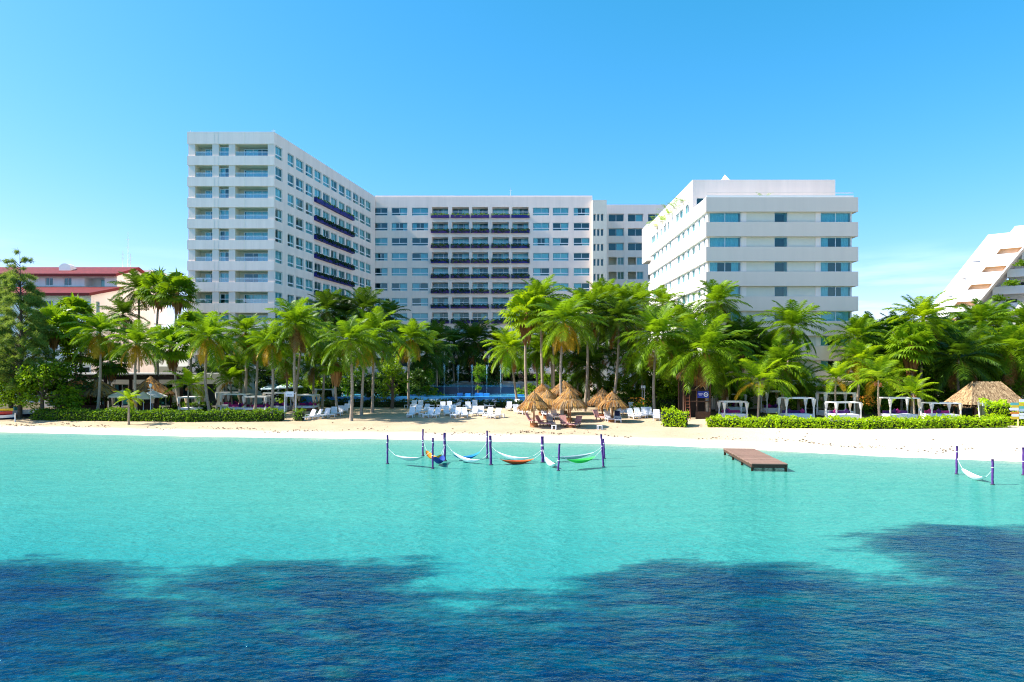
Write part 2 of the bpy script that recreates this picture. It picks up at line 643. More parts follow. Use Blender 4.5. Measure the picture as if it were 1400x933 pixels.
class Frame:
    """a facade plane: origin at its left end seen from outside, u along it, d inwards"""

    def __init__(s, p0, p1):
        s.p0 = Vector((p0[0], p0[1]))
        v = Vector((p1[0], p1[1])) - s.p0
        s.L = v.length
        s.u = v / s.L
        s.r = math.atan2(s.u.y, s.u.x)
        s.n = Vector((-s.u.y, s.u.x))

    def pt(s, u, d, z):
        q = s.p0 + s.u * u + s.n * d
        return Vector((q.x, q.y, z))

    def u_at(s, px):
        a = (px - CX) / F
        return (a * s.p0.y - s.p0.x) / (s.u.x - a * s.u.y)

    def box(s, mb, u0, u1, d0, d1, z0, z1, m=0):
        M = Matrix.Translation((s.p0.x, s.p0.y, 0)) @ Matrix.Rotation(s.r, 4, 'Z')
        mb.box(u0, u1, d0, d1, z0, z1, m, M)


def facade(mb, fr, z0, z1, ops, m=0, d=0.0, u0=0.0, u1=None, shear=None):
    """a wall skin with real openings: ops are (u0, u1, za, zb, depth, reveal material, back material or None)"""
    u1 = fr.L if u1 is None else u1
    P = fr.pt if shear is None else (lambda u, dd, z: fr.pt(u + shear * (z - z0), dd, z))
    zs = sorted({z0, z1, *[o[2] for o in ops], *[o[3] for o in ops]})
    for za, zb in zip(zs, zs[1:]):
        if zb - za < 1e-5:
            continue
        cut = sorted((o[0], o[1]) for o in ops if o[2] < zb - 1e-5 and o[3] > za + 1e-5)
        u = u0
        for a, b in cut + [(u1, u1)]:
            if a - u > 1e-4:
                mb.face([P(u, d, za), P(a, d, za), P(a, d, zb), P(u, d, zb)], m)
            u = max(u, b)
    for a, b, za, zb, dp, rm, bm in ops:
        e = d + dp
        mb.face([P(a, d, za), P(b, d, za), P(b, e, za), P(a, e, za)], rm)
        mb.face([P(a, e, zb), P(b, e, zb), P(b, d, zb), P(a, d, zb)], rm)
        mb.face([P(a, d, zb), P(a, d, za), P(a, e, za), P(a, e, zb)], rm)
        mb.face([P(b, d, za), P(b, d, zb), P(b, e, zb), P(b, e, za)], rm)
        if bm is not None:
            mb.face([P(a, e, za), P(b, e, za), P(b, e, zb), P(a, e, zb)], bm)


CACHE = {}


def win_meshes(kind, w, h):
    k = (kind, round(w, 1), round(h, 2))
    if k in CACHE:
        return CACHE[k]
    fr, pn = MB(), MB()
    t = .07
    if kind == 'slit':
        t = .04
    a, b = -w / 2, w / 2
    fr.box(a, a + t, 0, .09, 0, h)
    fr.box(b - t, b, 0, .09, 0, h)
    fr.box(a + t, b - t, 0, .09, h - t, h)
    fr.box(a + t, b - t, 0, .09, 0, t)
    if kind == 'std':       # two sliding leaves over a low fixed light
        z = h * .30
        fr.box(a + t, b - t, -.03, .08, z - .09, z + .09)
        fr.box(-.04, .04, .005, .085, z + .09, h - t)
    elif kind == 'door':
        n = max(2, round(w / 1.35))
        for i in range(1, n):
            x = a + w * i / n
            fr.box(x - .035, x + .035, .005, .085, t, h - t)
    elif kind == 'pair':
        fr.box(-.04, .04, .005, .085, t, h - t)
    pn.face([(a + t, .05, t), (b - t, .05, t), (b - t, .05, h - t), (a + t, .05, h - t)])
    r = CACHE[k] = (fr.data('window_frame', ['dark_frame'] if kind == 'dark' else ['white_frame']), pn.data('window_pane', ['teal_glass']))
    return r


def curtain_mesh(w, h, lo):
    k = ('cur', round(w, 1), round(h, 2), lo)
    if k in CACHE:
        return CACHE[k]
    mb = MB()
    n = max(6, int(w / .07))
    pts = [(-w / 2 + w * i / n, .035 * math.sin(i * 1.9) + .015 * math.sin(i * 5.3)) for i in range(n + 1)]
    for (x0, y0), (x1, y1) in zip(pts, pts[1:]):
        mb.face([(x0, y0, lo), (x1, y1, lo), (x1, y1, h), (x0, y0, h)])
    r = CACHE[k] = mb.data('curtain', ['curtain_white'])
    return r


def window(root, fr, ua, ub, za, zb, d, kind='std', cur=None):
    w, h = ub - ua, zb - za
    fm, pm = win_meshes(kind, w, h)
    p = fr.pt((ua + ub) / 2, d, za) - root.location
    f = put('window', fm, root, p, fr.r)
    f.scale.x = w / round(w, 1) if round(w, 1) else 1
    f.scale.x = min(1.0, f.scale.x) * .998
    put('pane', pm, f)
    if cur is None:
        cur = rnd.random()
    g = .28
    lo = .06
    if cur < .45:      # drawn sheers
        put('curtain', curtain_mesh(w * .92, h * .96, lo), f, (0, g, 0))
    elif cur < .62:
        put('curtain', curtain_mesh(w * .42, h * .96, lo), f, (-w * .25, g, 0))
    elif cur < .79:
        put('curtain', curtain_mesh(w * .42, h * .96, lo), f, (w * .25, g, 0))
    elif cur < .9:
        put('curtain', curtain_mesh(w * .25, h * .96, lo), f, (-w * .34, g, 0))
        put('curtain', curtain_mesh(w * .25, h * .96, lo), f, (w * .34, g, 0))
    return f


def rail(root, fr, ua, ub, z, d, h=.62, glass=True):
    w = ub - ua
    k = ('rail', round(w, 2), glass)
    if k not in CACHE:
        a, g = MB(), MB()
        a.box(-w / 2, w / 2, -.03, .03, h, h + .09)
        g.face([(-w / 2 + .02, 0, .02), (w / 2 - .02, 0, .02), (w / 2 - .02, 0, h), (-w / 2 + .02, 0, h)])
        CACHE[k] = (a.data('railing', ['white_frame']), g.data('rail_glass', ['rail_glass']))
    a, g = CACHE[k]
    o = put('railing', a, root, fr.pt((ua + ub) / 2, d, z) - root.location, fr.r)
    if glass:
        put('glass', g, o)


def leaves(mb, n, pt, size, m=0, rg=rnd, flat=0.0):
    """n small leaf quads at points from pt()"""
    for _ in range(n):
        p = Vector(pt())
        a = Vector((rg.uniform(-1, 1), rg.uniform(-1, 1), rg.uniform(-1, 1) * (1 - flat))).normalized()
        b = a.cross(Vector((rg.uniform(-1, 1), rg.uniform(-1, 1), rg.uniform(-1, 1)))).normalized()
        s = size * rg.uniform(.6, 1.3)
        mb.face([p - a * s, p + b * s * .5, p + a * s, p - b * s * .5], m)


def planter(root, fr, ua, ub, z, mat, h=.72, lush=1.0):
    w = ub - ua
    v = rnd.randrange(3)
    k = ('pl', round(w, 1), v, lush > .5)
    if k not in CACHE:
        g = random.Random(v + 5)
        pl = MB()
        n = int(230 * w / 3 * (1 if lush > .5 else .55))
        bump = [g.uniform(.3, 1) for _ in range(14)]

        def pt():
            x = g.uniform(-w / 2, w / 2)
            hh = bump[int((x / w + .5) * 13.9)]
            zz = h - .06 + g.random() ** 1.1 * .45 * hh
            if g.random() < .32 * (1 if lush > .5 else .2):
                return (x, -.1 + g.uniform(-.06, .03), h + .05 - g.random() * .8 * hh)
            return (x, g.uniform(0, .45), zz)
        leaves(pl, n, pt, .17, 0, g)
        CACHE[k] = pl.data('planter_greenery', ['hedge_leaf_dark' if lush > .5 else 'hedge_leaf'])
    kb = ('plb', round(w, 1), mat)
    if kb not in CACHE:
        b = MB()
        b.box(-w / 2, w / 2, 0, .5, 0, h)
        CACHE[kb] = b.data('flower_box', [mat])
    o = put('flower_box', CACHE[kb], root, fr.pt((ua + ub) / 2, -.52, z) - root.location, fr.r)
    put('plants', CACHE[k], o)


GZ = 1.3
WM = ['shade_stucco', 'white_band', 'reveal_cream', 'room_dark', 'cream_stucco', 'grey_band', 'lit_stucco', 'roof_membrane']
# rows of the two tall wings
ZT = 43.95
P_A = (wx(257.5, 108), 108.0)
P_B = (wx(375.4, 108), 108.0)
P_C = (wx(513, 149.3), 149.3)
fA, fB = Frame(P_A, P_B), Frame(P_B, P_C)


def rel(mb, root):
    l = root.location
    mb.v = [(x - l.x, y - l.y, z - l.z) for x, y, z in mb.v]
    return mb


def left_wing():
    root = thing('hotel_wing', 'tall white hotel wing at left with deep balconies and blue flower boxes on its side', 'building', ((P_A[0] + P_B[0]) / 2, 108, GZ))
    mb = MB()
    fr = [(.079, .277), (.352, .468), (.543, .921)]
    ops, rows = [], []
    L = fA.L
    for k in range(11):
        zb = ZT - 1.95 - 3.33 * k
        rows.append(zb)
        for i, (a, b) in enumerate(fr):
            ops.append((a * L, b * L, zb - 1.84, zb, 1.9 if i != 1 else .9, 2, 4))
    for a, b in ((.08, .28), (.36, .58), (.66, .92)):
        ops.append((a * L, b * L, GZ, 4.6, 2.5, 4, 3))
    # balcony doors are cut into the wall at the back of each recess, so give them dark rooms behind their glass
    facade(mb, fA, GZ - 1, ZT, ops, 0)
    for k, zb in enumerate(rows):
        if zb < 7:
            continue
        for i, (a, b) in enumerate(fr):
            a2, b2 = a * L, b * L
            if i == 0:
                a2 = a2 + (b2 - a2) * .33
            elif i == 2:
                a2 = a2 + (b2 - a2) * .16
            dd = (1.9 if i != 1 else .9)
            za, zt = zb - 1.84 + .02, zb - .30
            fA.box(mb, a2 + .03, b2 - .03, dd - .06, dd - .02, za, zt - .02, 3)
            f = window(root, fA, a2 + .02, b2 - .02, za, zt, dd - .42, 'door', .99)
            c = rnd.random()
            w = b2 - a2
            put('curtain', curtain_mesh(w * (.9 if c < .4 else .45), (zt - za) * .95, .05), f, (0 if c < .4 else w * (-.22 if c < .7 else .22), .22, 0))
            if k < 9:
                rail(root, fA, a * L, b * L, zb - 1.84, .12)
    # proud balcony bands on the sea front
    for k in range(11):
        zt = ZT - 1.95 - 3.33 * k - 1.84 + .01
        fA.box(mb, -.14, L - .004, -.13, -.002, zt - 1.49, zt, 1)
    fA.box(mb, -.14, L - .004, -.13, -.002, ZT - 1.9, ZT + .003, 1)
    fA.box(mb, .02, L - .02, .02, .3, ZT + .003, ZT + .06, 7)
    # panel joints
    for k in range(12):
        zt = ZT - .01 if k == 0 else ZT - 1.95 - 3.33 * (k - 1) - 1.84
        for u in (.30, .345, .655):
            fA.box(mb, u * L, u * L + .05, -.137, -.131, zt - 1.46 - (.4 if k == 0 else 0), zt - .03, 2)
    # side facade
    cols = [(38, 100), (145, 198), (217, 280), (298, 360), (374, 432), (446, 502), (515, 568), (580, 632), (643, 688), (702, 748), (758, 802), (810, 853)]
    uv = [(fB.u_at(370 + a / 6.22), fB.u_at(370 + b / 6.22)) for a, b in cols]
    uv[0] = (max(.25, uv[0][0]), uv[0][1])
    so = []
    for k, zb in enumerate(rows):
        for a, b in uv:
            so.append((a, b, zb - 2.0, zb + .02, 1.1, 0, 3))
    for i in range(7):
        so.append((2 + i * 5.6, 6.2 + i * 5.6, GZ, 4.6, 2.5, 4, 3))
    facade(mb, fB, GZ - 1, ZT, so, 0)
    for k, zb in enumerate(rows):
        if zb < 9:
            continue
        for j, (a, b) in enumerate(uv):
            if k >= 8 and j > 3:
                continue
            window(root, fB, a + .01, b - .01, zb - 1.99, zb + .01, .14)
        if 1 <= k <= 6:
            for j in range(4, 9):
                a = (uv[j - 1][1] + uv[j][0]) / 2
                b = (uv[j][1] + uv[j + 1][0]) / 2
                planter(root, fB, a + .06, b - .06, zb - 2.0 - .55, 'blue_box', .72, 1.0 if k > 1 else .3)
    # closing walls and roof
    A, B, C = fA.pt(0, 0, 0), fB.pt(0, 0, 0), fB.pt(fB.L, 0, 0)
    D = Vector((C.x - 13.5, C.y + 2.5, 0))
    for p, q in ((C, D), (D, A)):
        mb.face([(p.x, p.y, GZ - 1), (q.x, q.y, GZ - 1), (q.x, q.y, ZT), (p.x, p.y, ZT)], 0)
    mb.face([(p.x, p.y, ZT - .02) for p in (A, B, C, D)], 7)
    rel(mb, root).build('wall', WM, root)
    return root


left_wing()


def centre_wing():
    fr = Frame((wx(511, 149.5), 149.5), (wx(810, 149.5), 149.5))
    root = thing('hotel_wing', 'long white hotel wing at the back of the pool, five columns of planted balconies', 'building', (wx(660, 149.5), 149.5, GZ))
    mb = MB()
    cols = [(38, 100), (117, 190), (210, 285), (302, 375), (393, 470), (485, 557), (577, 652), (668, 742), (762, 837), (852, 925), (947, 1020)]
    uv = [(fr.u_at(500 + a / 3.333), fr.u_at(500 + b / 3.333)) for a, b in cols]
    ops = []
    for k in range(11):
        zb = 41.6 - 3.3 * k
        for j, (a, b) in enumerate(uv):
            pl = 3 <= j <= 7 and k <= 7
            ops.append((a, b, zb - (2.0 if pl else 1.75), zb + (.12 if pl else 0), 2.6 if pl else 1.1, 0, 3))
    for i in range(9):
        ops.append((1.5 + i * 5.2, 5.6 + i * 5.2, GZ, 4.9, 3, 4, 3))
    facade(mb, fr, GZ - 1, ZT, ops, 0)
    for k in range(9):
        zb = 41.6 - 3.3 * k
        for j, (a, b) in enumerate(uv):
            if 3 <= j <= 7 and k <= 7:
                window(root, fr, a + .01, b - .01, zb - 1.99, zb + .10, 1.5, 'door')
                rail(root, fr, a + .02, b - .02, zb - 2.0, .08, 1.0, False)
                planter(root, fr, a - .22, b + .22, zb - 2.30, 'purple_box' if (j < 7 and (k < 3 or (j + k) % 3)) else 'blue_box', .62, 1.0 if k > 1 else (.3 if k == 0 else .9))
            else:
                window(root, fr, a + .01, b - .01, zb - 1.74, zb - .01, .14)
    e = 16
    A, B = fr.pt(0, 0, 0), fr.pt(fr.L, 0, 0)
    for p, q in (((B.x, B.y), (B.x, B.y + e)), ((B.x, B.y + e), (A.x, A.y + e)), ((A.x, A.y + e), (A.x, A.y))):
        mb.face([(*p, GZ - 1), (*q, GZ - 1), (*q, ZT), (*p, ZT)], 0)
    mb.face([(A.x, A.y, ZT - .02), (B.x, B.y, ZT - .02), (B.x, B.y + e, ZT - .02), (A.x, A.y + e, ZT - .02)], 7)
    fr.box(mb, .3, fr.L, .25, .5, ZT - .02, ZT + .35, 0)
    rel(mb, root).build('wall', WM, root)
    # low white canopy roof over the ground floor terrace
    c = MB()
    fr.box(c, 2, 40, -9, -.05, 5.35, 5.9, 0)
    for i in range(8):
        fr.box(c, 2.6 + i * 5, 3.0 + i * 5, -8.7, -8.3, GZ, 5.35, 0)
    rel(c, root).build('terrace_roof', ['shade_stucco'], root)
    # stair tower
    fs = Frame((wx(810, 148.6), 148.6), (wx(829.5, 148.6), 148.6))
    root = thing('stair_tower', 'narrow cream stair tower with triple slit windows between two white wings', 'tower', (wx(820, 149), 148.6, GZ))
    mb = MB()
    ops, zt = [], wz(273.6, 148.6)
    sl = [(fs.u_at(500 + a / 3.333), fs.u_at(500 + b / 3.333)) for a, b in ((1038, 1048), (1055, 1065), (1072, 1083))]
    for k in range(10):
        zb = zt - 3.05 - 3.26 * k
        for a, b in sl:
            ops.append((a, b, zb - 1.5, zb, .6, 4, 3))
    facade(mb, fs, GZ - 1, zt, ops, 4)
    A, B = fs.pt(0, 0, 0), fs.pt(fs.L, 0, 0)
    for p, q in (((B.x, B.y), (B.x, B.y + 14)), ((B.x, B.y + 14), (A.x, A.y + 14)), ((A.x, A.y + 14), (A.x, A.y))):
        mb.face([(*p, GZ - 1), (*q, GZ - 1), (*q, zt), (*p, zt)], 4)
    mb.face([(A.x, A.y, zt), (B.x, B.y, zt), (B.x, B.y + 14, zt), (A.x, A.y + 14, zt)], 7)
    rel(mb, root).build('wall', WM, root)
    for k in range(7):
        zb = zt - 3.05 - 3.26 * k
        for a, b in sl:
            window(root, fs, a, b, zb - 1.49, zb - .01, .4, 'slit', .95)
    # set-back wing behind
    fg = Frame((wx(829, 157), 157), (wx(985, 157), 157))
    root = thing('hotel_wing', 'white hotel wing set furthest back, wide dark windows, partly behind the right-hand block', 'building', (wx(870, 157), 157, GZ))
    mb = MB()
    zt = wz(280, 157)
    wcols = [(1107, 1177), (1195, 1265), (1287, 1357), (1377, 1447), (1467, 1537)]
    uv = [(fg.u_at(500 + a / 3.333), fg.u_at(500 + b / 3.333)) for a, b in wcols]
    ops = []
    for k in range(11):
        zb = zt - 2.1 - 3.33 * k
        for a, b in uv:
            ops.append((a, b, zb - 1.75, zb, 1.6 if k < 3 else 2.4, 4 if k > 2 else 0, 3 if k < 3 else 2))
    facade(mb, fg, GZ - 1, zt, ops, 0)
    A, B = fg.pt(0, 0, 0), fg.pt(fg.L, 0, 0)
    for p, q in (((B.x, B.y), (B.x, B.y + 14)), ((B.x, B.y + 14), (A.x, A.y + 14)), ((A.x, A.y + 14), (A.x, A.y))):
        mb.face([(*p, GZ - 1), (*q, GZ - 1), (*q, zt), (*p, zt)], 0)
    mb.face([(A.x, A.y, zt), (B.x, B.y, zt), (B.x, B.y + 14, zt), (A.x, A.y + 14, zt)], 7)
    for k in range(7):
        zb = zt - 2.1 - 3.33 * k
        for j, (a, b) in enumerate(uv[:4]):
            if k < 3:
                window(root, fg, a + .01, b - .01, zb - 1.74, zb - .01, .5, 'pair', .95 if rnd.random() < .6 else .7)
            else:
                c = a + (b - a) * .55
                fg.box(mb, c - .1, c + .1, .02, .4, zb - 1.748, zb - .002, 0)
                window(root, fg, c + .12, b - .01, zb - 1.74, zb - .01, .2, 'pair', .95 if j == 0 else .2)
    rel(mb, root).build('wall', WM, root)


centre_wing()


def right_block():
    D0 = 90.0
    zt = 29.2
    xl, xr = wx(965.4, D0), wx(1173.5, D0)
    db = 128.0
    root = thing('hotel_block', 'white hotel block with grey balcony bands and a sunlit side of small windows', 'building', ((xl + xr) / 2, D0, GZ))
    mb = MB()
    ins = .5
    fF = Frame((xl + .3, D0 + ins), (xr - .62, D0 + ins))
    fL = Frame((xl + .3, db), (xl + .3, D0 + ins))
    cols = [(172, 425, 'pair'), (693, 797, 'slit'), (1060, 1305, 'pair')]
    ops, wins = [], []
    for k in range(8):
        zb = zt - 1.9 - 3.27 * k
        for a, b, kd in cols:
            ua, ub = fF.u_at(940 + a / 5.833), fF.u_at(940 + b / 5.833)
            ua, ub = max(.25, ua), min(fF.L - .12, ub)
            ops.append((ua, ub, zb - 1.36, zb - .01, 1.2, 0, 3))
            wins.append((ua, ub, zb, kd, k))
    facade(mb, fF, GZ - 1, zt - .1, ops, 4)
    for ua, ub, zb, kd, k in wins:
        if k < 7:
            window(root, fF, ua + .01, ub - .01, zb - 1.35, zb - .02, .06, kd, .95 if kd == 'slit' else (.2 if rnd.random() < .6 else .85))
    # white infill panels beside the windows
    for k in range(8):
        zb = zt - 1.9 - 3.27 * k
        for a, b in ((427, 468), (1019, 1058)):
            fF.box(mb, fF.u_at(940 + a / 5.833), fF.u_at(940 + b / 5.833), -.08, -.004, zb - 1.36, zb - .01, 1)
    # sunlit side
    lc = [(475, 490), (435, 455), (392, 415), (357, 378), (322, 343), (290, 312), (232, 247), (205, 220), (178, 192), (150, 165), (118, 142)]
    uv = sorted((fL.u_at(870 + a / 5.18), fL.u_at(870 + b / 5.18)) for a, b in lc)
    uv = [(min(a, b), max(a, b)) for a, b in uv]
    uv = [(max(.6, a), min(fL.L - .3, b)) for a, b in uv]
    so = []
    for k in range(8):
        zb = zt - 1.9 - 3.27 * k
        for a, b in uv:
            so.append((a, b, zb - 1.36, zb - .01, .9, 6, 3))
    facade(mb, fL, GZ - 1, zt - .1, so, 6)
    for k in range(6):
        zb = zt - 1.9 - 3.27 * k
        for a, b in uv:
            window(root, fL, a + .01, b - .01, zb - 1.35, zb - .02, .1, 'pair' if b - a > .9 else 'slit')
    # bands: front, side and right flank
    for k in range(9):
        z1 = zt - 3.27 * k
        z0 = z1 - 1.9
        if z0 < GZ + 1:
            continue
        mb.box(xl, xr, D0, D0 + ins - .004, z0, z1, 5)
        mb.box(xl, xl + .29, D0 + ins - .003, db, z0, z1, 6)
        mb.box(xr - .6, xr, D0 + ins - .003, db, z0, z1, 5)
    # solid sides and floor plates between bands so nothing is hollow
    xb = xr - .62
    mb.face([(xb, D0 + ins, GZ - 1), (xb, db, GZ - 1), (xb, db, zt - .1), (xb, D0 + ins, zt - .1)], 0)
    mb.face([(xb, db, GZ - 1), (xl + .3, db, GZ - 1), (xl + .3, db, zt - .1), (xb, db, zt - .1)], 0)
    mb.face([(xl + .3, D0 + ins, zt - .1), (xb, D0 + ins, zt - .1), (xb, db, zt - .1), (xl + .3, db, zt - .1)], 7)
    # terrace coping rail
    mb.box(xl + .05, xr - .6, D0 + .05, D0 + .15, zt + .55, zt + .62, 1)
    mb.box(xl + .05, xr - .6, D0 + .06, D0 + .14, zt + .003, zt + .25, 6)
    # penthouse, flush with the sunlit side
    d1 = 96.7
    xq = wx(1142, d1)
    zp = wz(246, d1)
    ph = MB()
    fp = Frame((xl + .02, db - .1), (xl + .02, d1))
    pops = [(a, b, zt + .05, zt + 1.3, .9, 6, 3) for a, b in uv if b < fp.L - .8]
    facade(ph, fp, zt + .004, zp, pops, 6)
    fpf = Frame((xl + .02, d1), (xq, d1))
    facade(ph, fpf, zt - .1, zp, [(.5, 2.6, zt + .1, zt + 1.6, .8, 0, 3)], 0)
    ph.face([(xq, d1, zt - .1), (xq, db - .1, zt - .1), (xq, db - .1, zp), (xq, d1, zp)], 0)
    ph.face([(xq, db - .1, zt - .1), (xl + .02, db - .1, zt - .1), (xl + .02, db - .1, zp), (xq, db - .1, zp)], 0)
    ph.face([(xl + .02, d1, zp - .05), (xq, d1, zp - .05), (xq, db - .1, zp - .05), (xl + .02, db - .1, zp - .05)], 7)
    for a, b, za, zb, *_ in pops:
        window(root, fp, a + .01, b - .01, za + .01, zb - .01, .1, 'pair' if b - a > .9 else 'slit')
    window(root, fpf, .51, 2.59, zt + .11, zt + 1.59, .1, 'pair', .95)
    rel(ph, root).build('penthouse', WM, root)
    # rear overhanging bay on the sunlit side
    bay = MB()
    fb = Frame((xl - .45, db + 4), (xl - .45, db - 1.2))
    za = wz(356, 127)
    bo = [(.4 + i * 1.15, 1.1 + i * 1.15, zz, zz + 1.3, .6, 6, 3) for i in range(4) for zz in (za + 3.9,)]
    facade(bay, fb, za, zp - .02, bo, 6)
    for y, o in ((db - 1.2, 0), (db + 4, 1)):
        bay.face([(xl - .45, y, za), (xl + 8, y, za), (xl + 8, y, zp - .02), (xl - .45, y, zp - .02)] if y < db else [(xl + 8, y, za), (xl - .45, y, za), (xl - .45, y, zp - .02), (xl + 8, y, zp - .02)], 6)
    bay.face([(xl - .45, db - 1.2, za), (xl + 8, db - 1.2, za), (xl + 8, db + 4, za), (xl - .45, db + 4, za)], 6)
    bay.face([(xl - .45, db - 1.2, zp - .06), (xl + 8, db - 1.2, zp - .06), (xl + 8, db + 4, zp - .06), (xl - .45, db + 4, zp - .06)], 7)
    bay.v = [v for v in bay.v]
    rel(bay, root).build('overhanging_bay', WM, root)
    sk = MB()
    cx_, cy_ = wx(991, 112), 112
    zs = zp - .05
    tip = (cx_, cy_, wz(239, 112))
    q = [(cx_ - 3, cy_ - 3, zs), (cx_ + 3, cy_ - 3, zs), (cx_ + 3, cy_ + 3, zs), (cx_ - 3, cy_ + 3, zs)]
    for i in range(4):
        sk.face([q[i], q[(i + 1) % 4], tip], 0)
    rel(sk, root).build('roof_pyramid', ['lit_stucco'], root)
    rel(mb, root).build('wall', WM, root)
    # ground floor columns and dark openings in front
    g = MB()
    for i in range(6):
        x = lerp(xl + 1, xr - 1, i / 5)
        g.box(x - .3, x + .3, D0 - .6, D0 - .02, GZ - .5, 4.4)
    g.box(xl - .5, xr + 1.0, D0 - 2.2, D0 - .62, 4.4, 4.9)
    rel(g, root).build('entrance_canopy', ['cream_stucco'], root)


right_block()


def red_house():
    xr = -66.6
    xl = -112.0
    root = thing('house', 'white four-storey house with red tiled roofs behind the feathery tree', 'house', (-80, 107, GZ))
    mb = MB()
    M = ['house_white', 'house_cream', 'reveal_cream', 'room_dark', 'cream_stucco']
    fu = Frame((xl, 115.0), (xr, 115.0))
    ze, zr = 22.4, 24.1

    def U(px, f):
        return f.u_at(px)
    wi = [(62, 72.3), (87.2, 97.8), (23, 34)]
    ops = [(U(a, fu), U(b, fu), 20.45, 21.8, .8, 0, 3) for a, b in wi]
    bal = (U(115.5, fu), U(143, fu), 20.35, 21.85, 2.2, 0, 0)
    ops.append(bal)
    facade(mb, fu, 16, ze, ops, 0)
    fg = Frame((xr, 115.0), (xr, 127.0))
    facade(mb, fg, GZ - 1, ze, [], 1)
    a, b = fg.pt(0, 0, ze), fg.pt(12, 0, ze)
    mb.face([a, b, (xr, 121, zr - .15)], 1)
    mb.face([(xr, 127, GZ - 1), (xl, 127, GZ - 1), (xl, 127, ze), (xr, 127, ze)], 0)
    # lower volume
    xf = -66.0
    fl = Frame((xl, 107.0), (xf, 107.0))
    lo = []
    rows = [17.2 - 3.5 * i for i in range(4)]
    lw = [(59, 73, 1.35), (108, 122.5, 2.3), (30, 44, 1.5), (84, 98, 1.5)]
    for i, zt in enumerate(rows):
        for p, q, h in lw:
            lo.append((U(p, fl), U(q, fl), zt - h, zt, 1.0, 0, 3))
    facade(mb, fl, GZ - 1, 18.2, lo, 0)
    fs = Frame((xf, 107.0), (xf, 115.0))
    so = [(fs.u_at(131.5), fs.u_at(136.3), zt - 2.3, zt, .7, 0, 3) for zt in rows]
    facade(mb, fs, GZ - 1, 18.2, so, 1)
    mb.face([(xf, 107, 18.2), (xf, 115, 18.2), (xf, 115, 20.0)], 1)
    rel(mb, root).build('wall', M, root)
    for (p, q) in wi:
        window(root, fu, U(p, fu) + .01, U(q, fu) - .01, 20.46, 21.79, .12, 'pair', .95)
    window(root, fu, U(128, fu), U(142.8, fu), 20.37, 21.75, 2.0, 'door', .95)
    for zt in rows[:3]:
        for p, q, h in lw:
            window(root, fl, U(p, fl) + .01, U(q, fl) - .01, zt - h + .01, zt - .01, .12, 'pair')
        window(root, fs, fs.u_at(131.5) + .01, fs.u_at(136.3) - .01, zt - 2.29, zt - .01, .12, 'slit', .95)
    # roofs, with thickness
    rf = MB()

    def slab(p, m=0, t=.45):
        p = [Vector(q) for q in p]
        q = [v - Vector((0, 0, t)) for v in p]
        rf.face(p, m)
        rf.face(q[::-1], m)
        for i in range(4):
            j = (i + 1) % 4
            rf.face([q[i], q[j], p[j], p[i]], 1)
    slab([(xl, 113.9, ze - .05), (xr + .5, 113.9, ze - .05), (xr + .5, 121, zr + .35), (xl, 121, zr + .35)])
    slab([(xr + .5, 128.2, ze - .05), (xl, 128.2, ze - .05), (xl, 121.001, zr + .35), (xr + .5, 121.001, zr + .35)])
    slab([(xl, 105.6, 18.25), (xf + .6, 105.6, 18.25), (xf + .6, 114.98, 20.3), (xl, 114.98, 20.3)])
    r = rel(rf, root).build('roof', ['red_tiles', 'fascia_red'], root)
    dm = MB()
    cx_, cy_ = wx(90, 117.5), 117.5
    pts = [(cx_ + 1.0 * math.cos(t), math.sin(t) * .75) for t in [math.pi * i / 10 for i in range(11)]]
    z0 = 22.8
    for (x0, h0), (x1, h1) in zip(pts, pts[1:]):
        for y in (117.2, 118.8):
            q = [(x0, y, z0), (x1, y, z0), (x1, y, z0 + 1 + h1), (x0, y, z0 + 1 + h0)]
            dm.face(q if y > 117 else q[::-1])
        dm.face([(x0, 117.2, z0 + 1 + h0), (x0, 118.8, z0 + 1 + h0), (x1, 118.8, z0 + 1 + h1), (x1, 117.2, z0 + 1 + h1)])
    for x in (cx_ - 1.0, cx_ + 1.0):
        dm.face([(x, 117.2, z0), (x, 118.8, z0), (x, 118.8, z0 + 1), (x, 117.2, z0 + 1)])
    rel(dm, root)
    d = dm.build('chimney', ['lit_stucco'], r)
    bk = MB()
    bk.box(wx(191, 128), wx(206, 128), 128.4, 134, 15, wz(370, 129))
    rel(bk, root).build('rear_block', ['lit_stucco'], root)
    # balconies on the lower front
    for zt in rows[1:3]:
        b_ = MB()
        b_.box(fl.pt(U(104, fl), 0, 0).x, fl.pt(U(123.5, fl), 0, 0).x, 105.4, 106.98, zt - 2.5, zt - 1.5)
        rel(b_, root).build('balcony', ['lit_stucco'], root)


plain('fascia_red', (.14, .007, .006), .7, .1)
red_house()


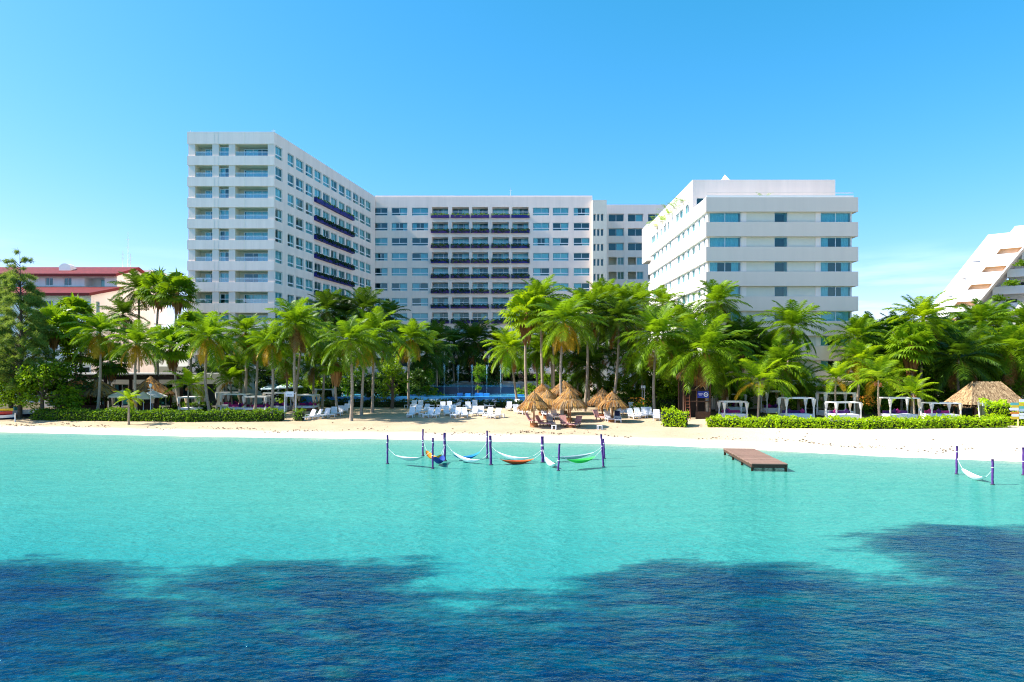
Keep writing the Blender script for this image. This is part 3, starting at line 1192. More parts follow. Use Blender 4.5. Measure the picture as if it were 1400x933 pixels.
def pyramid_hotel():
    zb = GZ - .5
    s = .715
    ux, uy = .75, -.66
    k = math.hypot(ux, uy)
    ux, uy = ux / k, uy / k
    z0 = wz(418, 140)
    A = Vector((wx(1274, 140) - ux * s * (z0 - zb), 140 - uy * s * (z0 - zb)))
    W = 7.9
    zt = wz(319.5, 132.5)
    root = thing('terraced_hotel', 'white sloping pyramid hotel at far right with slanted tan recesses and roof plants', 'building', (wx(1300, 136), 136, GZ))
    fr = Frame((A.x, A.y), (A.x + ux * W, A.y + uy * W))
    mb = MB()
    M = ['lit_stucco', 'tan_recess', 'shade_stucco', 'room_dark']
    pitch = 3.28
    zr = [wz(300 + 745 / 6.22, 137) + (i - 4) * pitch for i in range(10)]
    ops = [(W * .52, W * .96, z, z + .98, .9, 1, 1) for z in zr if z > zb + 1 and z + 1.2 < zt]

    def P(u, d, z):
        return fr.pt(u + s * (z - zb), d, z)
    facade(mb, fr, zb, zt, ops, 0, shear=s)
    T = 9
    for u, m in ((0, 0), (W, 2)):
        q = [P(u, 0, zb), P(u, T, zb), P(u, T, zt), P(u, 0, zt)]
        mb.face(q if u else q[::-1], m)
    mb.face([P(0, 0, zt), P(W, 0, zt), P(W, T, zt), P(0, T, zt)], 0)
    mb.face([P(W, T, zb), P(0, T, zb), P(0, T, zt), P(W, T, zt)], 0)
    # raised shoulder at the top right
    a, b = W * .44, W + 9
    zs = zt + 1.1
    so = [(a + .9, b - 2, zt - 1.2 + 1.0, zt + .75, 1.2, 1, 1)]
    mb.face([P(a, -.03, zt + .002), P(b, -.03, zt + .002), P(b, -.03, zs), P(a, -.03, zs)], 0)
    mb.face([P(a, -.03, zt + .002), P(a, -.03, zs), P(a, T, zs), P(a, T, zt + .002)], 0)
    mb.face([P(a, -.03, zs), P(b, -.03, zs), P(b, T, zs), P(a, T, zs)], 0)
    # triangular vents, sunk wedges with a tan floor
    for i in range(7):
        z = zr[0] + 2.35 + i * pitch
        if zb + 1 < z and z + 1.2 < zt:
            p, q, r = P(W * .08, -.02, z), P(W * .27, -.02, z), P(W * .17 - .5, -.02, z + .95)
            mb.face([p, q, r], 2)
            e = P(W * .27, -.22, z)
            mb.face([p, e, r], 0)
            mb.face([e, q, r], 1)
    rel(mb, root).build('sloping_wall', M, root)
    # white stepped terraces on the sheltered side, set back from the slab
    for i, z in enumerate(zr[1:]):
        if z + 2 > zt:
            break
        t = MB()
        u = W + .02 + s * (z - zb)
        fr.box(t, u, u + 20, 3.2, 3.5, z - 1.0, z + .55, 0)
        fr.box(t, u, u + 20, 3.503, 9, z - 1.0, z - .7, 0)
        fr.box(t, u, u + 20, 7.0, 7.2, z - .69, z + 2.2, 0)
        for kk in range(3):
            fr.box(t, u + 4.2 + kk * 5.6, u + 6.0 + kk * 5.6, 6.9, 6.98, z - .3, z + 1.5, 1)
        rel(t, root).build('terrace', ['lit_stucco', 'room_dark'], root)
    for px, py, w, d in ((1384, 390, 1.3, 131.0), (1367, 411, 1.2, 131.5), (1399, 363, .9, 128)):
        g = random.Random(int(px))
        t = MB()
        c = Vector((wx(px, d), d, wz(py, d)))
        leaves(t, 260, lambda: c + Vector((g.gauss(0, w * .5), g.gauss(0, .4), abs(g.gauss(0, .4)))), .3, 0, g)
        rel(t, root).build('roof_plants', ['hedge_leaf'], root)


pyramid_hotel()


def restaurant():
    root = thing('restaurant_pavilion', 'low cream restaurant pavilion with a dark timber pergola behind the thatched huts', 'building', (wx(190, 95), 95, GZ))
    mb = MB()
    fr = Frame((wx(60, 96), 96.0), (wx(330, 96), 96.0))
    ops = []
    n = 9
    for i in range(n):
        a = fr.L * (i + .12) / n
        b = fr.L * (i + .86) / n
        ops.append((a, b, GZ, 4.4, 1.6, 4, 3))
    facade(mb, fr, GZ - 1, 5.9, ops, 4)
    A, B = fr.pt(0, 0, 0), fr.pt(fr.L, 0, 0)
    mb.face([(A.x, A.y, 5.9), (B.x, B.y, 5.9), (B.x, B.y + 8, 5.9), (A.x, A.y + 8, 5.9)], 7)
    mb.face([(B.x, B.y, GZ - 1), (B.x, B.y + 8, GZ - 1), (B.x, B.y + 8, 5.9), (B.x, B.y, 5.9)], 4)
    rel(mb, root).build('wall', WM, root)
    for i in range(n):
        if i % 3 != 1:
            a, b = ops[i][0], ops[i][1]
            window(root, fr, a + .02, b - .02, GZ + .05, 4.35, .4, 'door', .95)
    p = MB()
    x0, x1 = wx(108, 92), wx(252, 92)
    p.box(x0, x1, 91.6, 92.0, 5.1, 5.55)
    p.box(x0, x1, 94.6, 95.0, 5.1, 5.55)
    for i in range(22):
        x = lerp(x0 + .2, x1 - .2, i / 21)
        p.box(x - .06, x + .06, 91.0, 95.4, 5.553, 5.72)
    for i in range(5):
        x = lerp(x0 + .3, x1 - .3, i / 4)
        p.box(x - .16, x + .16, 91.64, 91.96, GZ - .3, 5.098)
    rel(p, root).build('pergola', ['dark_wood'], root)


restaurant()

# ------------------------------------------------------------------ palms and other plants


def frond(mb, phi, e0, ln, bend, g, m, wid=.30, nst=40, droop=.5, sx=0.0):
    n = 12
    p = Vector((0, 0, 0))
    pts, tan = [], []
    side0 = Vector((-math.sin(phi), math.cos(phi), 0))
    for i in range(n + 1):
        t = i / n
        e = e0 - bend * t ** 1.25
        d = Vector((math.cos(phi + sx * t) * math.cos(e), math.sin(phi + sx * t) * math.cos(e), math.sin(e)))
        pts.append(p.copy())
        tan.append(d)
        p = p + d * ln / n
    for i in range(n):
        t0, t1 = i / n, (i + 1) / n
        w0, w1 = .016 * (1 - t0) + .003, .016 * (1 - t1) + .003
        mb.face([pts[i] - side0 * w0, pts[i] + side0 * w0, pts[i + 1] + side0 * w1, pts[i + 1] - side0 * w1], m)
    for k in range(nst):
        t = .14 + .86 * (k + g.random() * .6) / nst
        f = min(n - 1e-4, t * n)
        i = int(f)
        q = pts[i].lerp(pts[i + 1], f - i)
        d = tan[i]
        sd = d.cross(Vector((0, 0, 1)))
        if sd.length < .05:
            sd = side0.copy()
        sd.normalize()
        up = sd.cross(d)
        l = wid * (math.sin(math.pi * min(1, .16 + .80 * t)) ** .6) * g.uniform(.85, 1.1) * ln
        for s in (-1, 1):
            dv = (sd * s * .85 + d * (.42 + .4 * t) + up * g.uniform(-.05, .22)).normalized()
            a = q
            mid = a + dv * l * .5
            dv2 = (dv - Vector((0, 0, droop * g.uniform(.7, 1.3)))).normalized()
            tip = mid + dv2 * l * .55
            w = d * (.0115 * ln) + up * .003
            mb.face([a - w * .6, a + w * .6, mid + w, mid - w], m)
            mb.face([mid - w, mid + w, tip], m)


def coconut_crown(seed, nf=28, up=1.0, yellow=3):
    g = random.Random(seed)
    mb = MB()
    for i in range(nf):
        a = i / (nf - 1)
        phi = i * 2.39996 + g.uniform(-.25, .25)
        e0 = R(lerp(82, -40 * up, a ** .95)) + g.uniform(-.12, .12)
        ln = (lerp(.75, 1.0, min(1, a * 3)) if a < .33 else 1.0) * g.uniform(.9, 1.1)
        bend = R(lerp(45, 78, a)) * g.uniform(.8, 1.2)
        if e0 < 0:
            bend *= .75
        m = 1 if i >= nf - yellow else 0
        frond(mb, phi, e0, ln * (.8 if m else 1), bend, g, m, droop=.35 + .45 * a, sx=g.uniform(-.3, .3))
    # nut cluster and leaf sheaths
    for i in range(9):
        w = g.uniform(0, 6.28)
        c = Vector((math.cos(w) * .07, math.sin(w) * .07, -.06 - g.random() * .06))
        mb.tube([c, c + Vector((0, 0, -.04)), c + Vector((0, 0, -.075))], [.02, .035, .012], 6, 2)
    return mb


def fan_crown(seed, nf=30):
    g = random.Random(seed)
    mb = MB()
    for i in range(nf):
        a = i / (nf - 1)
        phi = i * 2.39996 + g.uniform(-.3, .3)
        e = R(lerp(80, -38, a ** .9)) + g.uniform(-.15, .15)
        d = Vector((math.cos(phi) * math.cos(e), math.sin(phi) * math.cos(e), math.sin(e)))
        sd = Vector((-math.sin(phi), math.cos(phi), 0))
        up = sd.cross(d) * -1
        pl = g.uniform(.45, .6)
        c = d * pl - Vector((0, 0, .05))
        mb.face([sd * -.012, sd * .012, c + sd * .008, c - sd * .008], 0)
        rr = g.uniform(.44, .56)
        ns = 17
        for k in range(ns):
            w = R(lerp(-118, 118, k / (ns - 1)))
            dv = d * math.cos(w) + sd * math.sin(w)
            dv = (dv + up * .12 * math.cos(w * 2)).normalized()
            ww = rr * .115
            wv = (d * -math.sin(w) + sd * math.cos(w)) * ww
            mid = c + dv * rr * .6
            tip = mid + (dv + Vector((0, 0, -g.uniform(.5, 1.1)))).normalized() * rr * .45
            mb.face([c, mid - wv * .8, mid + wv * .8], 0)
            mb.face([mid - wv * .8, tip, mid + wv * .8], 0)
    return mb


def skirt_mesh(seed, n=110):
    g = random.Random(seed)
    mb = MB()
    for i in range(n):
        phi = g.uniform(0, 6.283)
        o = g.uniform(.05, .20)
        z = g.uniform(-.12, .05)
        l = g.uniform(.3, .75)
        d = Vector((math.cos(phi), math.sin(phi), 0))
        s = Vector((-d.y, d.x, 0))
        a = d * .04 + Vector((0, 0, z))
        b = d * (o + .06) + Vector((0, 0, z - l * .5))
        c = d * (o * .8) + Vector((0, 0, z - l)) + s * g.uniform(-.06, .06)
        w = s * g.uniform(.02, .05)
        mb.face([a - w * .3, a + w * .3, b + w, b - w], 0)
        mb.face([b - w, b + w, c + w * .3, c - w * .3], 0)
    return mb


CROWNS = {}
for tone, lm in (('n', 'palm_leaf'), ('d', 'palm_leaf_dark'), ('b', 'palm_leaf_bright')):
    for i in range(4):
        CROWNS['c', tone, i] = None
COCO = [coconut_crown(11 + i, 33 + 2 * (i % 3), 1.25, 2) for i in range(4)]
COCOY = [coconut_crown(31 + i, 33, 1.35, 6) for i in range(3)]
FANS = [fan_crown(51 + i, 36) for i in range(3)]
YOUNG = [coconut_crown(71 + i, 15, .3, 1) for i in range(3)]
SKIRT = [skirt_mesh(90 + i).data('dead_fronds', ['dead_leaf']) for i in range(3)]


def crown_data(kind, tone, i):
    k = (kind, tone, i)
    if CROWNS.get(k) is None:
        lst = {'c': COCO, 'y': COCOY, 'f': FANS, 's': YOUNG}[kind]
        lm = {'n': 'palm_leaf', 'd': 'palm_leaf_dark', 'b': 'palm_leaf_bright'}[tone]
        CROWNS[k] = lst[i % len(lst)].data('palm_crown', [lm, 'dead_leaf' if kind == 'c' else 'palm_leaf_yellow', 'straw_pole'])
    return CROWNS[k]


def palm(px, py, bpx, d, kind, rpx, tone, label, skirt=0, db=0, sway=0.0):
    """crown centre at pixel px, py and at distance d; foot at column bpx"""
    g = random.Random(int(px * 31 + py))
    base = at(bpx, d + db)
    base.z -= .12
    top = Vector((wx(px, d), d, wz(py, d)))
    name = 'fan_palm' if kind == 'f' else 'coconut_palm'
    root = thing(name, label, 'palm tree', base, 0, 'palm trees along the beach and gardens')
    t = top - base
    h = t.length
    r0 = .15 + .004 * h
    if kind == 's':
        r0 = .13
    n = 14
    pts, rad = [], []
    bow = g.uniform(-.03, .03) * h + sway
    bow2 = g.uniform(-.02, .02) * h
    for i in range(n + 1):
        s = i / n
        p = t * s + Vector((math.sin(math.pi * s) * bow, math.sin(math.pi * s) * bow2, 0))
        # slight gain of slope towards vertical at the top
        pts.append(p)
        rr = r0 * (1 - .38 * s) + (.16 * r0 * 2 * max(0, 1 - s * 9))
        rad.append(rr * (1 + (.05 if i % 2 else -.03)))
    tk = MB()
    tk.tube(pts, rad, 9)
    tk.build('trunk', ['trunk_palm'], root)
    L = rpx * d / F * (1.47 if kind != 'f' else 1.28)
    i = g.randrange(4)
    c = put('crown', crown_data(kind, tone, i), root, t, g.uniform(0, 6.28), L * g.uniform(.94, 1.06))
    c.rotation_euler.x = g.uniform(-.12, .12)
    c.rotation_euler.y = g.uniform(-.12, .12)
    if skirt:
        put('dead_fronds', SKIRT[g.randrange(3)], root, t - Vector((0, 0, .1)), g.uniform(0, 6.28), (L * skirt * 1.0, L * skirt * 1.0, L * skirt * 1.25))
    return root


PALMS = [
    # left gardens
    (137, 455, 133, 82, 'y', 33, 'n', 'coconut palm in front of the red-roofed house, trunk rising between the first thatched huts', 0),
    (152, 494, 152, 89, 'f', 25, 'n', 'short fan palm with shaggy brown skirt above the second thatched hut', .9),
    (187, 470, 187, 80, 'y', 32, 'n', 'coconut palm with yellowing lower fronds left of the third thatched hut', 0),
    (190, 396, 189, 104, 'c', 27, 'd', 'tall dark coconut palm standing against the cream gable of the red-roofed house', 0),
    (218, 398, 221, 101, 'f', 25, 'n', 'tall fan palm with brown skirt, nearer the red-roofed house of the two', .9),
    (243, 400, 241, 99, 'f', 24, 'n', 'tall fan palm with brown skirt, touching the corner of the tall white wing', 1.0),
    (236, 474, 246, 86, 'f', 27, 'n', 'fan palm with long brown skirt behind the third thatched hut', 1.0),
    (74, 452, 80, 86, 'f', 32, 'n', 'broad bright fan palm beside the feathery tree', .7),
    (102, 434, 106, 92, 'f', 29, 'n', 'fan palm with drooping leaves just below the lower red roof', .8),
    (262, 452, 264, 92, 'f', 24, 'n', 'fan palm at the front left corner of the tall white wing', .6),
    (168, 430, 170, 100, 'c', 22, 'd', 'dark small-crowned coconut palm behind the yellowing one near the cream gable', 0),
    (176, 546, 176, 74.6, 's', 15, 'b', 'tiny young palm standing in front of the long left hedge', 0),
    (258, 528, 259, 82, 's', 25, 'b', 'young palm behind the first daybed of the left row', 0),
    (285, 461, 288, 81, 'y', 34, 'n', 'coconut palm with golden lower fronds and curved pale trunk at first left daybeds', 0, 0, -.5),
    (336, 455, 335, 87, 'y', 29, 'n', 'coconut palm with an orange skirt of old fronds before the tall wing', .7),
    (352, 474, 348, 84, 'c', 24, 'n', 'smaller coconut palm leaning beside the orange-skirted palm', 0),
    (371, 470, 371, 80, 'y', 28, 'n', 'coconut palm with a straight trunk rising by the violet daybed', 0),
    (404, 443, 405, 80, 'c', 33, 'n', 'tall coconut palm with brown sheath behind the white sign of the left path', .55),
    (414, 456, 402, 87, 'c', 30, 'n', 'coconut palm leaning right behind the palm of the left white sign', 0),
    (459, 494, 462, 82, 'f', 24, 'n', 'fan palm with thick orange brown skirt behind the diagonal row of loungers', 1.15),
    (478, 466, 480, 76, 'c', 33, 'n', 'coconut palm with dark thin trunk standing foremost on the sand left of the pool', 0),
    (499, 474, 494, 81, 'y', 27, 'n', 'coconut palm with pale leaning trunk right behind the dark-trunked foremost palm', 0),
    (512, 458, 509, 85, 'c', 34, 'n', 'coconut palm with pale straight trunk at the left end of the pool', 0),
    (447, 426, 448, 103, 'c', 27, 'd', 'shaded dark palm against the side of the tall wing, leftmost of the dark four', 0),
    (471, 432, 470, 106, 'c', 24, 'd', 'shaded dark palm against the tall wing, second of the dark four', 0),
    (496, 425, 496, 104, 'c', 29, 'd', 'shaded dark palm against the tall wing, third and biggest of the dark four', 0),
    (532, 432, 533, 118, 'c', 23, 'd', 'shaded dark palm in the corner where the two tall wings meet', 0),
    (315, 520, 318, 88, 's', 21, 'n', 'short palm with a drooping yellow frond behind the left daybeds', 0),
    (562, 463, 559, 94, 'y', 29, 'n', 'slender coconut palm with hanging orange frond beside the pool and leafy shrub tree', 0),
    (583, 484, 584, 108, 'c', 31, 'd', 'shaded palm behind the slender pool palm, low over the water', 0),
    (596, 466, 597, 116, 'c', 26, 'd', 'shaded palm just left of the terrace behind the fountains', 0),
    (621, 470, 622, 126, 'c', 25, 'd', 'shaded palm behind the pool above the second water jet', 0),
    (649, 467, 648, 124, 'c', 33, 'd', 'large shaded palm in the middle behind the pool', 0),
    (684, 470, 685, 126, 'c', 24, 'd', 'shaded palm behind the pool above the fifth water jet', 0),
    # central grove
    (720, 428, 721, 88, 'f', 29, 'b', 'tall fan palm with long orange brown skirt at the right end of the pool', 1.2),
    (697, 476, 708, 97, 'c', 27, 'b', 'sunlit coconut palm leaning over the right end of the pool', 0),
    (738, 411, 742, 91, 'c', 31, 'n', 'tallest coconut palm of the central grove, just right of the skirted fan palm', 0),
    (771, 440, 769, 80, 'y', 37, 'n', 'coconut palm with thick trunk rising through the cluster of thatched umbrellas', 0),
    (801, 428, 799, 86, 'c', 33, 'n', 'coconut palm with dark trunk right of the umbrella cluster', 0),
    (823, 415, 819, 99, 'c', 30, 'n', 'tall coconut palm in front of the cream stair tower', 0),
    (846, 437, 836, 84, 'c', 33, 'd', 'dark coconut palm leaning right above the pair of thatched umbrellas', 0),
    (868, 419, 872, 98, 'c', 33, 'n', 'coconut palm in front of the set-back wing, left of the sunlit block', 0),
    (899, 460, 895, 79, 'c', 44, 'n', 'big drooping coconut palm at the right end of the lounger group', 0),
    (906, 416, 908, 103, 'c', 22, 'n', 'thin sparse palm against the sunlit side of the white block', 0),
    (755, 474, 757, 97, 'c', 28, 'n', 'low coconut palm at the back of the grove, above the umbrella peaks', 0),
    (786, 482, 789, 100, 'c', 27, 'd', 'low shaded palm deep in the grove behind the front umbrella', 0),
    (820, 472, 823, 102, 'c', 29, 'd', 'low shaded palm deep in the grove behind the pair of umbrellas', 0),
    (862, 480, 863, 100, 'c', 31, 'd', 'low shaded palm at the back of the grove left of the big drooping palm', 0),
    (735, 480, 737, 99, 'c', 25, 'n', 'low sunlit palm right beside the skirted fan palm trunk', 0),
    (845, 412, 846, 106, 'c', 26, 'n', 'coconut palm furthest back in the grove, against the set-back wing', 0),
    # right gardens
    (981, 413, 981, 86, 'c', 31, 'n', 'tall coconut palm with curved dark fronds at the near corner of the sunlit block', 0),
    (964, 481, 967, 75.5, 'c', 46, 'n', 'huge spreading coconut palm over the dark thatched tower', 0),
    (936, 452, 938, 86, 'c', 36, 'n', 'coconut palm behind the thatched tower and its huge palm', 0),
    (1007, 470, 1006, 85, 'c', 32, 'd', 'darker coconut palm filling the gap right of the huge spreading palm', 0),
    (1024, 462, 1022, 88, 'c', 27, 'n', 'coconut palm with upright fronds before the grey bands of the white block', 0),
    (1083, 447, 1070, 82, 'c', 36, 'n', 'coconut palm with wind-swept crown before the middle of the white block', 0),
    (1069, 498, 1068, 79, 'c', 34, 'n', 'low coconut palm directly below the wind-swept crown', 0),
    (1038, 521, 1036, 72.5, 's', 37, 'b', 'bright young palm in front of the right daybeds, nearest the sand', 0),
    (1143, 518, 1143, 76.5, 's', 27, 'b', 'young palm growing between the two nested right daybeds', 0),
    (1172, 462, 1174, 87, 'c', 31, 'n', 'coconut palm at the far right corner of the white block', 0),
    (1178, 492, 1172, 79, 'y', 28, 'b', 'coconut palm with yellow fronds below the corner of the white block', 0),
    (1193, 456, 1194, 93, 'c', 28, 'n', 'coconut palm behind the corner palm, against the dark wood', 0),
    (1262, 437, 1261, 82, 'c', 37, 'b', 'tall bright coconut palm, highest of the right-hand grove', 0),
    (1246, 472, 1247, 80, 'f', 28, 'n', 'fan palm with reddish trunk skirt beneath the highest right-hand palm', 1.2),
    (1201, 520, 1203, 71.5, 's', 35, 'b', 'bright young palm rising from the right hedge left of a daybed', 0),
    (1249, 538, 1251, 75, 's', 26, 'b', 'small bright palm between the last two daybeds', 0),
    (1311, 490, 1312, 80, 'c', 43, 'd', 'broad dark palm behind the last daybed, left of the big thatched hut', 0),
    (1342, 442, 1344, 92, 'c', 32, 'n', 'coconut palm below the pyramid hotel, above the big thatched hut', 0),
    (1382, 482, 1384, 82, 'c', 42, 'n', 'large coconut palm behind the right end of the big thatched hut', 0),
    (1367, 447, 1369, 95, 'c', 31, 'n', 'coconut palm directly beneath the roof plants of the pyramid hotel', 0),
    (1286, 462, 1285, 90, 'c', 34, 'n', 'coconut palm right of the highest right-hand palm', 0),
    (1228, 456, 1228, 94, 'c', 29, 'n', 'coconut palm left of the highest right-hand palm, half behind it', 0),
    (1321, 452, 1321, 99, 'c', 29, 'd', 'shaded palm below the left foot of the pyramid hotel', 0),
    (1408, 452, 1408, 88, 'c', 38, 'n', 'coconut palm cut by the right edge of the view', 0),
    (1216, 486, 1216, 88, 'c', 29, 'n', 'coconut palm behind the bright young palm of the right hedge', 0),
    (1280, 500, 1281, 88, 'c', 31, 'd', 'shaded palm above the last daybed and behind the broad dark palm', 0),
    (1346, 500, 1346, 88, 'c', 33, 'd', 'shaded palm right behind the ridge of the big thatched hut', 0),
]
PALMS += [
    (990, 512, 990, 83, 'c', 30, 'n', 'low palm right behind the daybed with magenta cushion by the thatched tower', 0),
    (1092, 524, 1092, 83, 'c', 28, 'n', 'low palm over the wide white daybed with violet pillows', 0),
    (1232, 505, 1232, 84, 'c', 30, 'n', 'low palm between the reddish skirted fan palm and the bright hedge palm', 0),
    (1335, 476, 1335, 86, 'c', 34, 'n', 'palm over the left end of the big thatched hut roof', 0),
    (1396, 506, 1397, 86, 'c', 30, 'n', 'low palm at the right edge behind the tall bright hedge', 0),
    (920, 492, 920, 91, 'c', 30, 'n', 'low palm left behind the dark thatched tower', 0),
    (878, 505, 878, 94, 'c', 28, 'n', 'low palm behind the big drooping palm of the loungers', 0),
    (805, 502, 805, 96, 'c', 27, 'd', 'low shaded palm between the umbrella cluster and the paired umbrellas', 0),
    (757, 438, 758, 95, 'c', 30, 'n', 'coconut palm between the skirted fan palm and the thick umbrella palm', 0),
    (1052, 480, 1052, 88, 'c', 31, 'n', 'palm behind the bright young palm of the right daybeds', 0),
    (440, 470, 440, 92, 'c', 27, 'n', 'sunlit palm behind the orange-skirted fan palm of the diagonal row', 0),
    (310, 486, 310, 92, 'c', 27, 'n', 'palm behind the golden-fronded palm of the first left daybeds', 0),
    (430, 500, 430, 95, 'c', 24, 'd', 'shaded low palm behind the grey canopied daybed', 0),
    (215, 470, 215, 92, 'c', 24, 'n', 'palm above the ridge of the third thatched hut', 0),
    (110, 480, 110, 90, 'f', 24, 'n', 'low fan palm right above the first thatched hut', 0),
]
PALMS += [
    (893, 512, 893, 96, 'c', 27, 'n', 'low palm against the foot of the sunlit hotel side', 0),
    (914, 520, 915, 95, 'c', 24, 'd', 'low shaded palm at the foot of the sunlit hotel side beside the thatched tower', 0),
    (1178, 520, 1178, 84, 'c', 24, 'n', 'low palm behind the nested pair of right daybeds', 0),
    (330, 500, 330, 90, 'c', 22, 'n', 'low palm just behind the sagging canopy daybed on the left', 0),
    (390, 492, 391, 92, 'c', 24, 'n', 'low palm behind the violet daybed and left white sign', 0),
    (545, 470, 546, 104, 'c', 24, 'd', 'shaded palm above the rounded shrub tree by the pool', 0),
]
for p in PALMS:
    palm(*p)


def leafy_tree(name, base, h, clumps, n, size, mat, label, cat='tree', trunk='trunk_bark', seed=1, stems=None, group=None):
    """trunk with limbs to every clump, leaves through the clump volumes; clumps are (x, y, z, rx, ry, rz) relative to the base"""
    g = random.Random(seed)
    root = thing(name, label, cat, base, 0, group)
    t = MB()
    tr = max(.08, h * .028)
    top = Vector((0, 0, h * .45))
    t.tube([(0, 0, -.2), (g.uniform(-.1, .1), g.uniform(-.1, .1), h * .22), top], [tr * 1.3, tr, tr * .8], 8)
    for c in clumps:
        e = Vector(c[:3])
        m = top.lerp(e, .5) + Vector((0, 0, -.12 * h * .3))
        t.tube([top - Vector((0, 0, h * .12)), m, e], [tr * .55, tr * .4, tr * .12], 5)
    t.build('trunk', [trunk], root)
    f = MB()
    tot = sum(c[3] * c[4] * c[5] for c in clumps) ** 1
    for c in clumps:
        k = int(n * (c[3] * c[4] * c[5]) / tot)
        # sub-clusters give light and dark lumps with gaps
        subs = []
        for _ in range(max(5, int(10 * c[3]))):
            d = Vector((g.gauss(0, 1), g.gauss(0, 1), g.gauss(0, 1))).normalized() * g.uniform(.45, 1.0)
            subs.append(d)

        def pt():
            d = subs[g.randrange(len(subs))]
            q = d + Vector((g.gauss(0, .17), g.gauss(0, .17), g.gauss(0, .14)))
            return (c[0] + q.x * c[3], c[1] + q.y * c[4], c[2] + q.z * c[5])
        leaves(f, k, pt, size, 0, g, .3)
    f.build('crown', [mat], root)
    return root


def rclumps(g, n, w, h0, h1, r):
    out = []
    for i in range(n):
        z = g.uniform(h0, h1)
        a = g.uniform(0, 6.283)
        q = g.uniform(.1, 1) * w * (1 - .45 * (z - h0) / (h1 - h0 + .01))
        rr = r * g.uniform(.7, 1.25)
        out.append((math.cos(a) * q, math.sin(a) * q * .8, z, rr, rr, rr * .75))
    return out


def casuarina(px, py_top, d, wpx, label, seed, dark=False):
    g = random.Random(seed)
    base = at(px, d)
    h = wz(py_top, d) - base.z
    root = thing('casuarina_tree', label, 'tree', base, 0, 'feathery trees at the left edge')
    t = MB()
    t.tube([(0, 0, -.2), (.2, .1, h * .4), (.1, 0, h * .75), (0, 0, h * .94)], [.26, .17, .07, .012], 8)
    f = MB()
    w = wpx * d / F
    for i in range(185):
        q0 = g.random()
        z = h * (1 - q0 ** .75 * .84)
        a = g.uniform(0, 6.283)
        taper = 1 - z / h
        l = w * (.16 + 1.35 * taper ** .8) * g.uniform(.55, 1.15)
        up = g.uniform(.25, .8)
        p0 = Vector((0, 0, z * .95))
        p1 = p0 + Vector((math.cos(a) * l * .55, math.sin(a) * l * .55, l * up * .75))
        p2 = p0 + Vector((math.cos(a) * l, math.sin(a) * l, l * up * .75 - .15 * l))
        t.tube([p0, p1, p2], [.045, .025, .006], 4)
        # plumes of drooping needles, densest towards the branch ends
        for pl in range(max(4, int(l * 4.5))):
            sx_ = .25 + .75 * g.random() ** .7
            c = p0.lerp(p1, min(1, sx_ * 2)) if sx_ < .5 else p1.lerp(p2, sx_ * 2 - 1)
            lean = Vector((math.cos(a) * .4 + g.gauss(0, .3), math.sin(a) * .4 + g.gauss(0, .3), g.uniform(.1, .8)))
            for k in range(34):
                q = c + Vector((g.gauss(0, .12), g.gauss(0, .12), g.gauss(0, .12)))
                dv = (lean + Vector((g.gauss(0, .35), g.gauss(0, .35), g.gauss(0, .35)))).normalized()
                ln = g.uniform(.25, .6)
                sd = dv.cross(Vector((g.gauss(0, 1), g.gauss(0, 1), g.gauss(0, 1)))).normalized() * .02
                m_ = q + dv * ln * .6
                f.face([q - sd, q + sd, m_ + sd * .7, m_ - sd * .7], 0)
                e = m_ + (dv + Vector((0, 0, -.7))).normalized() * ln * .45
                f.face([m_ - sd * .7, m_ + sd * .7, e], 0)
    t.build('trunk', ['trunk_bark'], root)
    f.build('crown', ['casuarina_leaf'], root)


casuarina(27, 333, 81, 40, 'large feathery casuarina tree in front of the red-roofed house', 3)
casuarina(-14, 340, 88, 34, 'second feathery casuarina tree cut by the left edge of the view', 4)

g0 = random.Random(21)
TREES = [
    # px, d, height, width, clump radius, n, leaf, mat, label
    (16, 83, 8.2, 3.8, 2.0, 5200, .19, 'tree_leaf', 'dense leafy tree below the feathery one at the left edge, behind the jet ski'),
    (58, 80, 7.4, 3.4, 1.8, 5200, .18, 'tree_leaf', 'dense leafy tree at the left end of the long hedge'),
    (90, 84, 7.0, 2.6, 1.6, 3600, .18, 'tree_leaf_dark', 'dark leafy tree left of the first thatched hut'),
    (536, 92, 7.4, 2.2, 1.3, 2400, .16, 'tree_leaf', 'rounded shrub tree with round leaves left of the slender pool palm'),
    (1180, 116, 15.5, 5, 3.0, 3000, .34, 'tree_leaf_dark', 'dark broadleaf tree of the far wood, beside the corner of the white block'),
    (1218, 114, 15.8, 5, 3.0, 3000, .34, 'tree_leaf_dark', 'dark broadleaf tree of the far wood, peak left of the highest palm'),
    (1262, 118, 15.0, 5.5, 3.1, 3000, .34, 'tree_leaf_dark', 'dark broadleaf tree of the far wood behind the highest palm'),
    (1306, 116, 14.2, 5.5, 3.1, 3000, .34, 'tree_leaf_dark', 'dark broadleaf tree of the far wood below the pyramid slope'),
    (1345, 118, 13.5, 5.5, 3.0, 3000, .34, 'tree_leaf_dark', 'dark broadleaf tree of the far wood below the pyramid terraces'),
    (1392, 118, 12.2, 5.5, 3.0, 2800, .34, 'tree_leaf_dark', 'dark broadleaf tree of the far wood at the right edge'),
    (1362, 83, 6.6, 3.2, 1.5, 2400, .18, 'hedge_leaf', 'bright leafy bush tree behind the big thatched hut'),
    (662, 122, 7.4, 3, 1.5, 1800, .2, 'tree_leaf_dark', 'dark round tree right of the middle palm behind the pool'),
    (600, 119, 6, 2.6, 1.4, 1500, .2, 'tree_leaf_dark', 'dark round bush tree behind the pool at the first water jet'),
]
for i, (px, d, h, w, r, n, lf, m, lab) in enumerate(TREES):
    leafy_tree('broadleaf_tree', at(px, d), h, rclumps(g0, 9, w, h * .28, h - r * .7, r), n, lf, m, lab, seed=100 + i)

